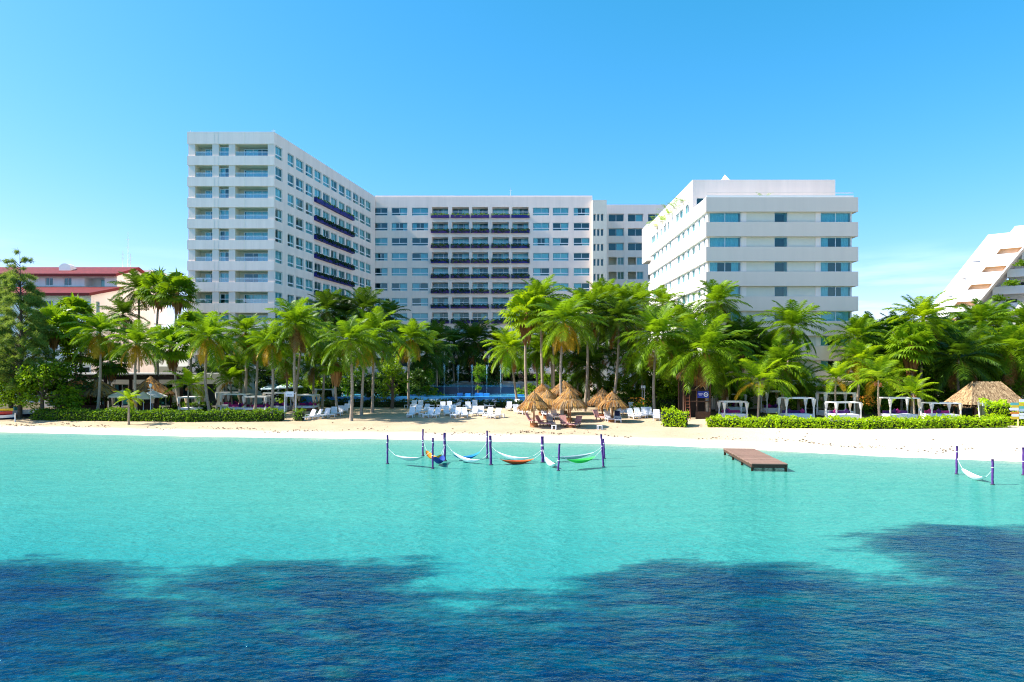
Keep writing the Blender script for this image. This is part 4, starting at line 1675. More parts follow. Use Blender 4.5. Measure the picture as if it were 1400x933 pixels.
for i, px in enumerate((566, 586, 604, 622, 642, 660, 680, 700, 716)):
    g = random.Random(900 + i)
    h = g.uniform(4.2, 6.0)
    p = at(px, 130 + (i % 3) * 3)
    p.z = 3.75
    leafy_tree('terrace_shrub', p, h, rclumps(g, 8, 2.2, h * .15, h * .8, 1.3), 1500, .22, 'tree_leaf_dark', f'dark shrub on the shaded terrace behind the pool, {ORD[i]} from the left', 'shrub', seed=950 + i, group='shrubs on the pool terrace')

for i, px in enumerate((1176, 1200, 1226, 1250, 1276, 1302, 1330, 1358)):
    g = random.Random(800 + i)
    h = g.uniform(6.0, 8.0)
    leafy_tree('understory_tree', at(px, 103 + (i % 2) * 2.4), h, rclumps(g, 9, 2.5, h * .25, h * .85, 1.6), 1700, .25, 'tree_leaf_dark', f'dark understory tree behind the right-hand palm grove, {ORD[i]} from the left', 'tree', seed=850 + i, group='understory trees behind the right grove')

for i, px in enumerate((246, 268, 292, 318, 345, 372, 398, 424, 450, 476, 502, 526, 548, 572)):
    g = random.Random(700 + i)
    h = g.uniform(4.0, 6.6)
    leafy_tree('understory_tree', at(px, 98 + (i * 7 % 5) * 1.6), h, rclumps(g, 9, 2.3, h * .3, h * .85, 1.4), 1900, .22, 'tree_leaf_dark' if i % 3 else 'tree_leaf', f'dark understory tree in the row below the tall left wing, {ORD[i]} from the left', 'tree', seed=750 + i, group='understory trees below the tall wing')

# low dark garden shrubs that fill the ground behind the palms
SHR = [(120, 90, 2.2), (395, 97, 2.6), (440, 99, 2.8), (575, 106, 3.4), (735, 104, 3.6), (765, 103, 3.4), (795, 102, 3.6), (830, 101, 3.6), (862, 97, 3.0), (905, 93, 3.2), (928, 90, 3.4),
       (1000, 86, 2.8), (1060, 87, 2.6), (1100, 86, 2.6), (1160, 85, 3.0), (1195, 82, 2.4), (1225, 86, 3.2), (1262, 84, 3.0), (1300, 86, 3.4), (1340, 90, 4.2), (1388, 88, 4.4)]
WHERE = ['beside the thatched huts', 'behind the left white sign', 'behind the farthest left daybed', 'left of the pool under dark palms', 'at the right end of the pool',
         'behind the umbrella peaks', 'behind the front umbrella', 'behind the paired umbrellas', 'behind the right lounger group', 'left behind the thatched tower', 'right behind the thatched tower',
         'behind the first white daybed', 'behind the second white daybeds', 'behind the magenta daybed on the right', 'under the block corner palm', 'behind the bright hedge palm',
         'behind the fourth right daybed', 'left of the last daybed', 'behind the last daybed', 'left behind the big hut', 'right behind the big hut']
for i, ((px, d, h), w) in enumerate(zip(SHR, WHERE)):
    g = random.Random(300 + i)
    sunny = i in (8, 14, 15, 19)
    leafy_tree('garden_shrub', at(px, d), h * 1.35, rclumps(g, 10, 2.5, h * .2, h * 1.15, 1.3), 2900, .21, 'hedge_leaf' if sunny else 'tree_leaf',
               ('green' if sunny else 'dark green') + ' garden shrub ' + w, 'shrub', seed=400 + i, group='garden shrubs behind the palms')


def hedge(pts, w, h, label, mat, seed, dens=85, size=.11, name='hedge'):
    """clipped row of leaves along a ground polyline with a solid twiggy core"""
    g = random.Random(seed)
    root = thing(name, label, 'hedge', pts[0])
    core, f = MB(), MB()
    o = pts[0]
    for a, b in zip(pts, pts[1:]):
        d = (b - a)
        L = d.length
        u = d.normalized()
        s = Vector((-u.y, u.x, 0)).normalized()
        M = Matrix((((u.x, s.x, 0, a.x - o.x), (u.y, s.y, 0, a.y - o.y), (u.z, 0, 1, a.z - o.z), (0, 0, 0, 1))))
        core.box(-.05, L + .05, -w / 2 + .2, w / 2 - .2, -.2, h - .22, 0, M)
        ph = g.uniform(0, 9)
        for _ in range(int(L * (w + 2 * h) * dens)):
            x = g.uniform(-.2, L + .2)
            hh = h * (1 + .12 * math.sin(x * 1.3 + ph) + .09 * math.sin(x * 3.7 + ph * 2) + .07 * math.sin(x * 7.9 + ph))
            ww = w * (1 + .12 * math.sin(x * .9 + ph * 3))
            k = g.random()
            if k < .42:
                p = (x, g.uniform(-ww / 2, ww / 2), hh + g.gauss(0, .09) + (.25 * g.random() if g.random() < .04 else 0))
            elif k < .8:
                z = g.uniform(.0, hh)
                p = (x, -ww / 2 + g.gauss(0, .07) + .12 * (z / hh) ** 3, z)
            else:
                p = (x, ww / 2 + g.gauss(0, .07), g.uniform(.05, hh))
            q = M @ Vector(p)
            aa = Vector((g.uniform(-1, 1), g.uniform(-1, 1), g.uniform(-.6, 1))).normalized()
            bb = aa.cross(Vector((g.uniform(-1, 1), g.uniform(-1, 1), g.uniform(-1, 1)))).normalized()
            sz = size * g.uniform(.6, 1.35)
            f.face([q - aa * sz, q + bb * sz * .6, q + aa * sz, q - bb * sz * .6])
    core.build('branches', ['hedge_core'], root)
    f.build('foliage', [mat], root)
    return root


plain('hedge_core', (.02, .035, .012), .9, .4, 4)
hedge([hit(50, 574), hit(160, 575), hit(262, 576), hit(386, 575.5)], 1.5, 1.08, 'long green clipped hedge along the left beach, below the thatched huts and daybeds', 'hedge_leaf', 1)
hedge([hit(405, 575), hit(414, 575)], 1.3, 1.1, 'short rounded green hedge bush beside the left white sign', 'hedge_leaf', 2)
hedge([hit(436, 556), hit(532, 557), hit(620, 557), hit(712, 557.5)], 1.2, .95, 'dark clipped hedge in front of the pool, behind the white loungers', 'hedge_leaf_dark', 3, 60)
hedge([hit(909, 582), hit(938, 583)], 2.0, 1.5, 'rounded bright green bush at the foot of the thatched tower', 'hedge_leaf_bright', 4)
hedge([hit(968, 583), hit(1060, 584), hit(1180, 585.5), hit(1300, 584.5), hit(1368, 583.5)], 1.8, .85, 'long bright green low hedge along the right beach before the daybeds', 'hedge_leaf_bright', 5)
hedge([hit(1344, 580), hit(1420, 582)], 2.2, 2.0, 'tall bright green hedge in front of the big thatched hut', 'hedge_leaf_bright', 6)
hedge([hit(845, 556), hit(925, 560)], 1.6, 1.6, 'green hedge behind the right lounger group with orange blossoms nearby', 'hedge_leaf', 7, 60)
hedge([hit(240, 562), hit(285, 563)], 1.4, 1.0, 'low green hedge behind the first daybed of the left row', 'hedge_leaf', 8, 60)

# ------------------------------------------------------------------ thatched umbrellas and huts


def thatch_cone(mb, R0, z0, z1, n, g, m=0, fringe=.25, m2=None, wob=.06, pw=1.0):
    """shaggy cone: an under-skin and overlapping straw bundles, ragged at the brim"""
    seg = 28
    rim = [(R0 * (1 + g.uniform(-wob, wob) * .5)) for _ in range(seg)]
    for i in range(seg):
        a, b = 2 * math.pi * i / seg, 2 * math.pi * (i + 1) / seg
        ra, rb = rim[i] * .97, rim[(i + 1) % seg] * .97
        for k in range(4):
            s0, s1 = k / 4, (k + 1) / 4
            h0, h1 = lerp(z1, z0, s0 ** pw), lerp(z1, z0, s1 ** pw)
            q = [(math.cos(a) * ra * s1, math.sin(a) * ra * s1, h1), (math.cos(b) * rb * s1, math.sin(b) * rb * s1, h1), (math.cos(b) * rb * s0, math.sin(b) * rb * s0, h0)]
            if k:
                q.append((math.cos(a) * ra * s0, math.sin(a) * ra * s0, h0))
            mb.face(q, m, True)
    for _ in range(n):
        a = g.uniform(0, 6.2832)
        s = g.random() ** .6
        r_in = R0 * max(0.02, s - .28)
        r_out = R0 * s * 1.03
        if s > .86:
            r_out = R0 * g.uniform(.98, 1.06)
        zi = lerp(z1, z0, (r_in / R0) ** pw) + .06
        zo = lerp(z1, z0, min(1, r_out / R0) ** pw) + g.uniform(0, .09)
        d = Vector((math.cos(a), math.sin(a), 0))
        t = Vector((-d.y, d.x, 0))
        w = R0 * .03 * g.uniform(.6, 1.5)
        p0 = d * r_in + Vector((0, 0, zi))
        p1 = d * r_out + Vector((0, 0, zo)) + t * g.uniform(-.05, .05)
        mm = m2 if (m2 is not None and g.random() < .5) else m
        mb.face([p0 - t * w * .6, p0 + t * w * .6, p1 + t * w, p1 - t * w], mm)
        if s > .84:
            p2 = p1 + d * .03 + Vector((0, 0, -fringe * g.uniform(.4, 1.2)))
            mb.face([p1 - t * w, p1 + t * w, p2 + t * w * .3, p2 - t * w * .3], mm)


def palapa(px, py, rad, h, label, seed, tone=1, tiers=2):
    g = random.Random(seed)
    base = hit(px, py)
    root = thing('thatched_umbrella', label, 'umbrella', base, g.uniform(0, 6), 'thatched umbrellas on the sand')
    c = MB()
    mats = ['thatch_orange', 'thatch'] if tone else ['thatch', 'thatch_orange']
    thatch_cone(c, rad, h - 1.5, h - .32, 1100, g, 0, .38, 1, .1, 1.55)
    thatch_cone(c, rad * .55, h - .72, h + .05, 460, g, 0, .28, 1, .12, 1.3)
    c.tube([(0, 0, h - .1), (0, 0, h + .14), (.02, 0, h + .22)], [.16, .1, .03], 8, 1)
    c.build('thatch_canopy', mats, root)
    p = MB()
    p.tube([(0, 0, -.2), (0, 0, h - .3)], [.085, .075], 8)
    p.build('pole', ['straw_pole'], root)
    rb = MB()
    for k in range(8):
        w = 2 * math.pi * k / 8
        rb.tube([(0, 0, h - .45), (math.cos(w) * rad * .9, math.sin(w) * rad * .9, h - 1.4)], .03, 5)
    rb.build('rafters', ['straw_pole'], root)
    b = MB()
    b.tube([(0, 0, 0), (0, 0, .38)], [.42, .4], 14)
    b.build('shelf', ['straw_pole'], root)


UMB = [(730, 584, 1.95, 3.55, 'thatched umbrella nearest the sea at the left of the cluster, orange straw side', 1),
       (779.5, 584.3, 2.0, 3.75, 'big front thatched umbrella in the middle with orange straw and a two-tier top', 1),
       (741, 568, 2.1, 3.7, 'grey brown thatched umbrella at the back left of the cluster', 0),
       (748, 573, 1.9, 3.2, 'thatched umbrella half hidden behind the leftmost front one', 1),
       (771, 566, 2.5, 4.0, 'wide orange thatched umbrella at the back of the cluster', 1),
       (777, 576, 2.0, 3.6, 'thatched umbrella directly behind the big front one', 0),
       (823.5, 571, 1.9, 3.3, 'back umbrella of the pair at the right, greyer thatch', 0),
       (837, 577, 1.95, 3.25, 'front umbrella of the pair at the right, above the lounger with dark towel', 0)]
for i, (px, py, r, h, lab, tone) in enumerate(UMB):
    palapa(px, py, r * .86, h * .97, lab, 500 + i, tone)


def hut(px, d, rad, zb, zt, label, seed, oval=1.0, tone=0, wallmat=None, group=None, n=1500, cat='hut', z_ground=None):
    g = random.Random(seed)
    base = at(px, d)
    root = thing('thatched_hut', label, cat, base, 0, group)
    c = MB()
    thatch_cone(c, rad, zb - base.z, zt - base.z, n, g, 0, .35, 1)
    if oval != 1:
        # stretch the roof along a ridge
        half = rad * (oval - 1)
        c.v = [(x + (half if x > 0 else -half) * (1 if abs(x) > .02 else 0), y, z) for x, y, z in c.v]
    c.build('thatch_roof', ['thatch', 'thatch_orange'] if not tone else ['thatch_orange', 'thatch'], root)
    for sx in (-1, 1):
        for sy in (-1, 1):
            p = MB()
            x = sx * (rad * .66 + (rad * (oval - 1)))
            p.tube([(x, sy * rad * .6, -.3), (x, sy * rad * .6, zb - base.z + .3)], .11, 8)
            p.build('post', ['dark_wood'], root)
    ct = MB()
    hw = rad * .6 + rad * (oval - 1)
    ct.box(-hw, hw, -rad * .52, -rad * .46, 0, 1.05)
    ct.box(-hw - .1, hw + .1, -rad * .62, -rad * .40, 1.053, 1.12)
    ct.build('bar_counter', ['dark_wood'], root)
    if wallmat:
        w = MB()
        w.box(-hw, hw, rad * .45, rad * .5, 0, zb - base.z + .2)
        w.build('back_wall', [wallmat], root)
    return root


hut(108, 89, 2.9, wz(539, 89), wz(514, 89), 'thatched hut with steep brown roof, leftmost, partly behind leafy branches', 601, group='thatched huts on the left')
hut(133, 86, 2.9, wz(539, 86), wz(518, 86), 'thatched hut with ragged brown roof, second, a palm trunk before it', 602, group='thatched huts on the left')
hut(206, 88, 2.7, wz(539, 88), wz(515, 88), 'thatched hut with tall pointed brown roof behind two beige parasols', 603, group='thatched huts on the left')


def big_hut():
    d = 76.0
    base = at(1352, d)
    root = thing('thatched_hut', 'big thatched hut with long ridged straw roof behind the tall bright hedge', 'hut', base)
    g = random.Random(8)
    zb, zt = wz(551, d) - base.z, wz(522, d) - base.z
    hx, hy = wx(1383, d) - base.x, 2.3
    rx0, rx1 = wx(1330, d) - base.x, wx(1368, d) - base.x
    lx = wx(1309, d) - base.x
    c = MB()
    E = [Vector((lx, -hy, zb)), Vector((hx, -hy, zb)), Vector((hx, hy, zb)), Vector((lx, hy, zb))]
    a, b = Vector((rx0, 0, zt)), Vector((rx1, 0, zt))
    polys = [(E[0], E[1], b, a), (E[1], E[2], b, b), (E[2], E[3], a, b), (E[3], E[0], a, a)]
    for q in polys:
        q2 = [q[0], q[1], q[2]] + ([q[3]] if (q[3] - q[2]).length > .01 else [])
        c.face([v - Vector((0, 0, .08)) for v in q2], 0)
        L = (q[1] - q[0]).length
        for _ in range(int(L * 190)):
            s = g.random()
            t = g.random() ** 1.3
            p = q[0].lerp(q[1], s).lerp(q[3].lerp(q[2], s), t)
            t2 = max(-.05, t - .22)
            p2 = q[0].lerp(q[1], s + g.uniform(-.01, .01)).lerp(q[3].lerp(q[2], s), t2)
            u = (q[1] - q[0]).normalized() * g.uniform(.03, .08)
            up = Vector((0, 0, .06))
            c.face([p - u + up, p + u + up, p2 + u + up * .3, p2 - u + up * .3], 1 if g.random() < .4 else 0)
            if t2 < 0.0:
                p3 = p2 + Vector((0, 0, -g.uniform(.1, .35)))
                c.face([p2 - u, p2 + u, p3 + u * .4, p3 - u * .4], 0)
    c.build('thatch_roof', ['thatch', 'straw_pale'], root)
    for x in (lx + .8, (lx + hx) / 2, hx - .8):
        for y in (-hy + .5, hy - .5):
            p = MB()
            p.tube([(x, y, -.3), (x, y, zb + .35)], .1, 8)
            p.build('post', ['dark_wood'], root)
    w = MB()
    w.box(wx(1321, d) - base.x, wx(1338, d) - base.x, -hy + .6, -hy + .75, 0, zb)
    w.box(wx(1338, d) - base.x, hx - .9, -hy + .7, -hy + .8, 0, zb)
    w.build('plank_wall', ['dark_wood'], root)


big_hut()


def tower_hut():
    d = 76.5
    base = at(949, d)
    root = thing('thatched_tower', 'dark timber stand with small thatched roof, crossed sticks and a blue sign', 'hut', base)
    x0, x1 = wx(930, d) - base.x, wx(970, d) - base.x
    zr = wz(514, d) - base.z
    zt = wz(488, d) - base.z
    for x in (x0 + .1, wx(949, d) - base.x, x1 - .25):
        for y in (-1.1, 1.1):
            p = MB()
            p.tube([(x, y, -.3), (x, y, zr + .2)], .09, 8)
            p.build('post', ['dark_wood'], root)
    c = MB()
    thatch_cone(c, 1.9, zr - .1, zt, 900, random.Random(9), 0, .4, 1)
    c.build('thatch_roof', ['thatch', 'thatch_orange'], root)
    w = MB()
    z1 = wz(562, d) - base.z
    w.box(wx(947, d) - base.x, x1 - .3, -1.25, -1.17, 0, z1)
    n = 14
    for i in range(n):
        xa = lerp(wx(947, d) - base.x, x1 - .3, i / n)
        w.box(xa + .01, xa + .09, -1.275, -1.252, .02, z1 - .02)
    w.build('plank_counter', ['dark_wood'], root)
    for pz in (549, 534):
        b = MB()
        z = wz(pz, d) - base.z
        b.box(x0 + .2, x1 - .35, -1.18, -1.06, z, z + .12)
        b.build('shelf', ['dark_wood'], root)
    b = MB()
    b.box(x0 + .2, x1 - .3, 1.0, 1.06, 0, zr)
    b.build('back_wall', ['black_wood'], root)
    s = MB()
    for sx in (1, -1):
        s.tube([(wx(953, d) - base.x if sx > 0 else wx(959.5, d) - base.x - .02, -1.24 - sx * .03, wz(521 if sx > 0 else 521, d) - base.z),
                (wx(960.5, d) - base.x if sx > 0 else wx(946, d) - base.x, -1.24 - sx * .03, wz(533 if sx > 0 else 532, d) - base.z)], .035, 6)
    s.build('crossed_sticks', ['bamboo'], root)
    # ladder
    l = MB()
    for x in (x0 + .25, x0 + .75):
        l.tube([(x, -1.5, -.1), (x, -1.1, 2.6)], .04, 6)
    for k in range(7):
        z = .25 + k * .34
        l.tube([(x0 + .25, -1.5 + .148 * z, z), (x0 + .75, -1.5 + .148 * z, z)], .03, 6)
    l.build('ladder', ['red_wood'], root)
    # blue sign
    sg = put('hanging_sign', None, None, (wx(956.7, d), d - 1.4, wz(539, d)))
    tag(sg, 'blue rectangular sign with a round white emblem hung on the thatched tower', 'sign')
    b = MB()
    sw, sh = 15.0 * d / F, 9.2 * d / F
    b.box(-sw / 2, sw / 2, 0, .05, -sh / 2, sh / 2)
    b.build('board', ['sign_blue'], sg)
    e = MB()
    cx_ = sw * .24
    n = 24
    rr = sh * .33
    for r_, y, m in ((rr, -.006, 0), (rr * .66, -.012, 1)):
        e.face([(cx_ + r_ * math.cos(6.2832 * i / n), y, r_ * math.sin(6.2832 * i / n)) for i in range(n)], m)
    e.box(cx_ - rr * .3, cx_ + rr * .35, -.02, -.016, -rr * .3, rr * .05, 0)
    e.build('emblem', ['sign_white', 'sign_blue'], sg)
    t = MB()
    x = -sw * .42
    for k, wv in enumerate((.08, .07, .1, .06, .09, .08)):
        t.box(x, x + wv * .8, -.012, -.006, .02, .14)
        x += wv
    x = -sw * .36
    for wv in (.06, .08, .06, .07):
        t.box(x, x + wv * .8, -.012, -.006, -.1, -.02)
        x += wv
    t.build('lettering', ['sign_lilac'], sg)
    hk = MB()
    for x in (-sw * .4, sw * .4):
        hk.tube([(x, .02, sh / 2), (x, .02, sh / 2 + .3)], .015, 5)
    hk.build('hanger', ['metal_dark'], sg)


tower_hut()


def post_sign(px0, px1, py_top, py_bot, bx0, bx1, by0, by1, label, lean=0.0, px_lean=0):
    base = hit((px0 + px1) / 2, py_bot)
    d = base.y
    root = thing('post_sign', label, 'sign', base)
    for px in (px0, px1):
        p = MB()
        x = wx(px, d) - base.x
        xt = wx(px - px_lean, d) - base.x
        p.tube([(x, .0, -.2), (xt, 0, wz(py_top, d) - base.z)], .07, 6)
        p.build('post', ['white_wood'], root)
    b = MB()
    x0, x1 = wx(bx0, d) - base.x, wx(bx1, d) - base.x
    z0, z1 = wz(by1, d) - base.z, wz(by0, d) - base.z
    b.box(x0, x1, -.12, -.07, z0, z1)
    b.box(wx(px0 - px_lean, d) - base.x, wx(px1 - px_lean, d) - base.x, -.05, .02, (z0 + z1) / 2, (z0 + z1) / 2 + .08)
    bo = b.build('board', ['sign_white'], root)
    t = MB()
    g = random.Random(int(px0))
    w = x1 - x0
    for row, zz in enumerate((.46, .30)):
        x = x0 + w * (.2 if row == 0 else .16)
        while x < x1 - w * .22:
            ww = g.uniform(.03, .07)
            z = z0 + (z1 - z0) * zz
            t.box(x, x + ww, -.128, -.122, z - .03, z + .03)
            x += ww + .025
    if py_top > 545:
        z = z0 + (z1 - z0) * .72
        t.box((x0 + x1) / 2 - .03, (x0 + x1) / 2 + .03, -.128, -.122, z - .1, z + .1)
    t.build('lettering', ['sign_ink'], root)


post_sign(389.2, 404.5, 536, 571, 390.8, 402, 535.5, 542.5, 'white board sign on two white posts at the left hedge opening')
post_sign(1340.5, 1360.5, 549.5, 579.5, 1342, 1354.5, 548.5, 556, 'white board sign on two leaning white posts before the tall bright hedge', 0, 3)


def arrow_sign():
    base = hit(1392, 584)
    d = base.y
    root = thing('direction_signpost', 'wooden post stacked with colourful pointed direction boards at the right edge', 'sign', base)
    p = MB()
    p.tube([(0, 0, -.2), (0, 0, wz(546, d) - base.z)], .06, 8)
    p.build('post', ['bamboo'], root)
    rows = [(548, 'sign_white', 1), (552.5, 'paint_teal', -1), (553, 'paint_yellow', 1), (556, 'paint_yellow', -1), (557.5, 'paint_teal', 1), (559.5, 'sign_white', -1), (561, 'blue_grey_cloth', 1), (565, 'paint_orange', -1),
            (566.5, 'sign_white', 1), (568, 'sign_white', -1), (571.5, 'paint_yellow', -1), (571, 'sign_white', 1)]
    for k, (py, m, s) in enumerate(rows):
        b = MB()
        z = wz(py, d) - base.z
        h = .13
        w = .62 + .1 * (k % 3)
        y = -.075 - .004 * k
        q = [(0.03 * s, z - h), (w * s, z - h), ((w + .16) * s, z), (w * s, z + h), (0.03 * s, z + h)]
        f0 = [(x, y, zz) for x, zz in q]
        f1 = [(x, y - .03, zz) for x, zz in q]
        b.face(f1)
        b.face(f0[::-1])
        for i in range(5):
            j = (i + 1) % 5
            b.face([f0[i], f0[j], f1[j], f1[i]])
        b.build('board', [m], root)


arrow_sign()

# ------------------------------------------------------------------ daybeds


def cloth_hang(mb, x, y, z0, z1, w, m, g):
    """curtain tied round a post: wide at the top, pinched at the tie, flared below"""
    n = 10
    prof = [(z1, .34 * w), (lerp(z1, z0, .28), .22 * w), (lerp(z1, z0, .46), .09 * w), (lerp(z1, z0, .52), .08 * w), (lerp(z1, z0, .75), .15 * w), (z0, .20 * w)]
    rings = []
    for z, r in prof:
        rings.append([(x + r * (1 + .25 * math.sin(5 * 6.283 * j / n)) * math.cos(6.283 * j / n), y + r * (1 + .25 * math.cos(4 * 6.283 * j / n)) * math.sin(6.283 * j / n) * .7, z) for j in range(n)])
    for a, b in zip(rings, rings[1:]):
        for j in range(n):
            k = (j + 1) % n
            mb.face([a[j], a[k], b[k], b[j]], m, True)


def daybed(x0, x1, y0, y1, wood, roof, cushions, label, d=None, pillow=None):
    pxm = (x0 + x1) / 2
    if d is None:
        base = hit(pxm, y1)
        d = base.y
    else:
        base = at(pxm, d)
    g = random.Random(int(x0))
    w = min(3.4, (x1 - x0) * d / F * .93)
    dp = min(2.2, w * .85)
    h = wz(y0, d - dp * .3) - base.z
    h = max(1.8, min(2.7, h))
    root = thing('canopy_daybed', label, 'daybed', base, g.uniform(-.06, .06), 'canopy daybeds behind the hedges')
    hw, hd = w / 2, dp / 2
    for sx in (-1, 1):
        for sy in (-1, 1):
            p = MB()
            a = .055
            p.box(sx * (hw - .06) - a, sx * (hw - .06) + a, sy * (hd - .06) - a, sy * (hd - .06) + a, -.05, h - .1)
            p.build('post', [wood], root)
    f = MB()
    for sy in (-1, 1):
        f.box(-hw, hw, sy * (hd - .06) - .05, sy * (hd - .06) + .05, h - .098, h)
    for sx in (-1, 1):
        f.box(sx * (hw - .06) - .05, sx * (hw - .06) + .05, -hd + .115, hd - .115, h - .097, h - .002)
    f.build('top_frame', [wood if roof == 'open' else roof], root)
    if roof != 'open':
        r = MB()
        n = 8
        for i in range(n):
            for j in range(n):
                def P(i, j):
                    u, v = i / n * 2 - 1, j / n * 2 - 1
                    return (u * (hw + .06), v * (hd + .06), h + .03 - .07 * (1 - u * u) * (1 - v * v) + .006 * math.sin(i * 2 + j))
                r.face([P(i, j), P(i + 1, j), P(i + 1, j + 1), P(i, j + 1)], 0, True)
        for sx in (-1, 1):
            r.face([(sx * (hw + .06), -hd - .06, h + .03), (sx * (hw + .06), hd + .06, h + .03), (sx * (hw + .065), hd + .06, h - .14), (sx * (hw + .065), -hd - .06, h - .14)])
        r.face([(-hw - .06, -hd - .06, h + .03), (hw + .06, -hd - .06, h + .03), (hw + .06, -hd - .068, h - .14), (-hw - .06, -hd - .068, h - .14)])
        r.build('canopy', [roof], root)
    for sx in (-1, 1):
        for sy in (-1, 1):
            c = MB()
            cloth_hang(c, sx * (hw - .06), sy * (hd - .06), .12, h - .12, .72, 0, g)
            c.build('curtain', ['white_cloth' if g.random() < .75 else 'beige_cloth'], root)
    b = MB()
    b.box(-hw + .14, hw - .14, -hd + .14, hd - .14, .05, .38)
    b.build('base', [wood], root)
    m = MB()
    m.box(-hw + .16, hw - .16, -hd + .12, hd - .16, .383, .62)
    m.build('mattress', ['mattress_white'], root)
    if cushions:
        q = MB()
        q.box(-hw + .3, hw - .3, hd - .5, hd - .24, .623, .92)
        q.build('back_cushion', [cushions], root)
        for k in range(2):
            q = MB()
            x = g.uniform(-.4, .4) * w
            M = Matrix.Translation((x * .8, hd - .62, .86)) @ Matrix.Rotation(R(45), 4, 'Y')
            q.box(-.2, .2, -.07, .07, -.2, .2, 0, M)
            q.build('pillow', [pillow or ('violet_cloth' if k else 'magenta_cloth')], root)


BEDS = [
    (248, 278, 543, 564, 'dark_wood', 'white_cloth', None, 'daybed with flat white canopy and dark posts, first at the left end'),
    (299, 333, 536, 560, 'dark_wood', 'white_cloth', 'magenta_cloth', 'dark-framed daybed half behind its neighbour, pink cushions, second row left'),
    (305, 342, 538.5, 563.5, 'dark_wood', 'white_cloth', 'magenta_cloth', 'daybed with sagging white canopy and pink cushions in the left row'),
    (336, 370, 542, 564, 'red_wood', 'white_cloth', 'magenta_cloth', 'low daybed with white canopy on reddish posts, third in the left row'),
    (363, 396, 537, 562, 'white_wood', 'white_cloth', 'violet_cloth', 'white-framed daybed with violet cushions beside the left white sign'),
    (403, 434, 540, 561.5, 'red_wood', 'white_cloth', 'magenta_cloth', 'daybed on reddish posts just right of the left white sign'),
    (433, 460, 532, 555, 'dark_wood', 'blue_grey_cloth', 'magenta_cloth', 'daybed under grey canopy with pink cushions behind the diagonal loungers'),
    (985, 1019, 549, 573, 'white_wood', 'open', 'magenta_cloth', 'white open-framed daybed with magenta cushion next to the thatched tower'),
    (989, 1017, 538.5, 563, 'white_wood', 'open', 'violet_cloth', 'white daybed with violet cushion standing behind the one with magenta cushion'),
    (1043, 1068, 534.5, 565, 'white_wood', 'white_cloth', 'violet_cloth', 'tall narrow white daybed beside the bright young palm'),
    (1068, 1109, 544, 573.5, 'white_wood', 'open', 'violet_cloth', 'wide white daybed frame with scattered violet pillows right of the young palm'),
    (1120, 1165, 534.5, 569, 'white_wood', 'white_cloth', None, 'tall white curtained daybed, the rear of the nested pair'),
    (1134, 1172, 550, 574, 'white_wood', 'open', 'violet_cloth', 'low white daybed with violet pillow, the front of the nested pair'),
    (1207, 1251, 544, 574, 'white_wood', 'open', 'violet_cloth', 'white daybed frame with violet pillows right of the bright hedge palm'),
    (1265, 1307, 551, 574, 'white_wood', 'open', 'magenta_cloth', 'white daybed with magenta cushion nearest the big thatched hut'),
]
for b in BEDS:
    daybed(*b)
# shaded poolside cabanas
daybed(594, 614, 511, 523, 'white_wood', 'white_cloth', None, 'shaded white daybed on the terrace behind the pool, left of the fountains', 126)
daybed(694, 705, 512, 523, 'white_wood', 'open', None, 'shaded white daybed on the terrace behind the pool, right of the fountains', 126)

# ------------------------------------------------------------------ loungers and small tables


def lounger_parts(mat, frame):
    seat, back = MB(), MB()
    seat.box(-.31, .31, -1.15, .28, .30, .36)
    seat.box(-.35, -.305, -1.2, .32, .27, .38)
    seat.box(.305, .35, -1.2, .32, .27, .38)
    seat.box(-.31, .31, -1.2, -1.152, .27, .37)
    M = Matrix.Translation((0, .28, .36)) @ Matrix.Rotation(R(-32), 4, 'X')
    for k in range(9):
        x = -.27 + k * .0675
        back.box(x - .026, x + .026, -.02, .02, .04, .78, 0, M)
    back.box(-.33, -.29, -.03, .03, 0, .84, 0, M)
    back.box(.29, .33, -.03, .03, 0, .84, 0, M)
    back.box(-.289, .289, -.03, .03, .78, .85, 0, M)
    back.box(-.289, .289, -.03, .03, .0, .05, 0, M)
    legs = []
    for x in (-.31, .31):
        for y in (-1.0, .1):
            l = MB()
            l.box(x - .035, x + .035, y - .04, y + .04, 0, .27)
            legs.append(l.data('leg', [frame]))
    arms = []
    for x in (-.37, .37):
        a = MB()
        a.box(x - .035, x + .035, -.35, .38, .52, .56)
        a.box(x - .03, x + .03, -.33, -.27, .38, .52)
        arms.append(a.data('armrest', [frame]))
    return seat.data('seat', [mat]), back.data('backrest', [mat]), legs, arms


LW = lounger_parts('white_plastic', 'white_plastic')
LP = lounger_parts('pink_fabric', 'red_wood')
LG = lounger_parts('grey_fabric', 'red_wood')


def lounger(px, py, label, kind=LW, rz=0.0, group='white loungers on the sand'):
    p = hit(px, py)
    p.y += .6
    p.z = ground(p.x, p.y)
    root = thing('sun_lounger', label, 'lounger', p, rz, group)
    put('seat', kind[0], root)
    put('backrest', kind[1], root)
    for l in kind[2]:
        put('leg', l, root)
    for a in kind[3]:
        put('armrest', a, root)
    return root


def table(px, py, label):
    p = hit(px, py)
    root = thing('side_table', label, 'table', p, rnd.uniform(-.3, .3), 'white side tables on the sand')
    if 'tbl' not in CACHE:
        t = MB()
        t.box(-.24, .24, -.24, .24, .40, .44)
        ls = []
        for x in (-.2, .2):
            for y in (-.2, .2):
                l = MB()
                l.box(x - .03, x + .03, y - .03, y + .03, 0, .398)
                ls.append(l.data('leg', ['white_plastic']))
        CACHE['tbl'] = (t.data('table_top', ['white_plastic']), ls)
    t, ls = CACHE['tbl']
    put('table_top', t, root)
    for l in ls:
        put('leg', l, root)


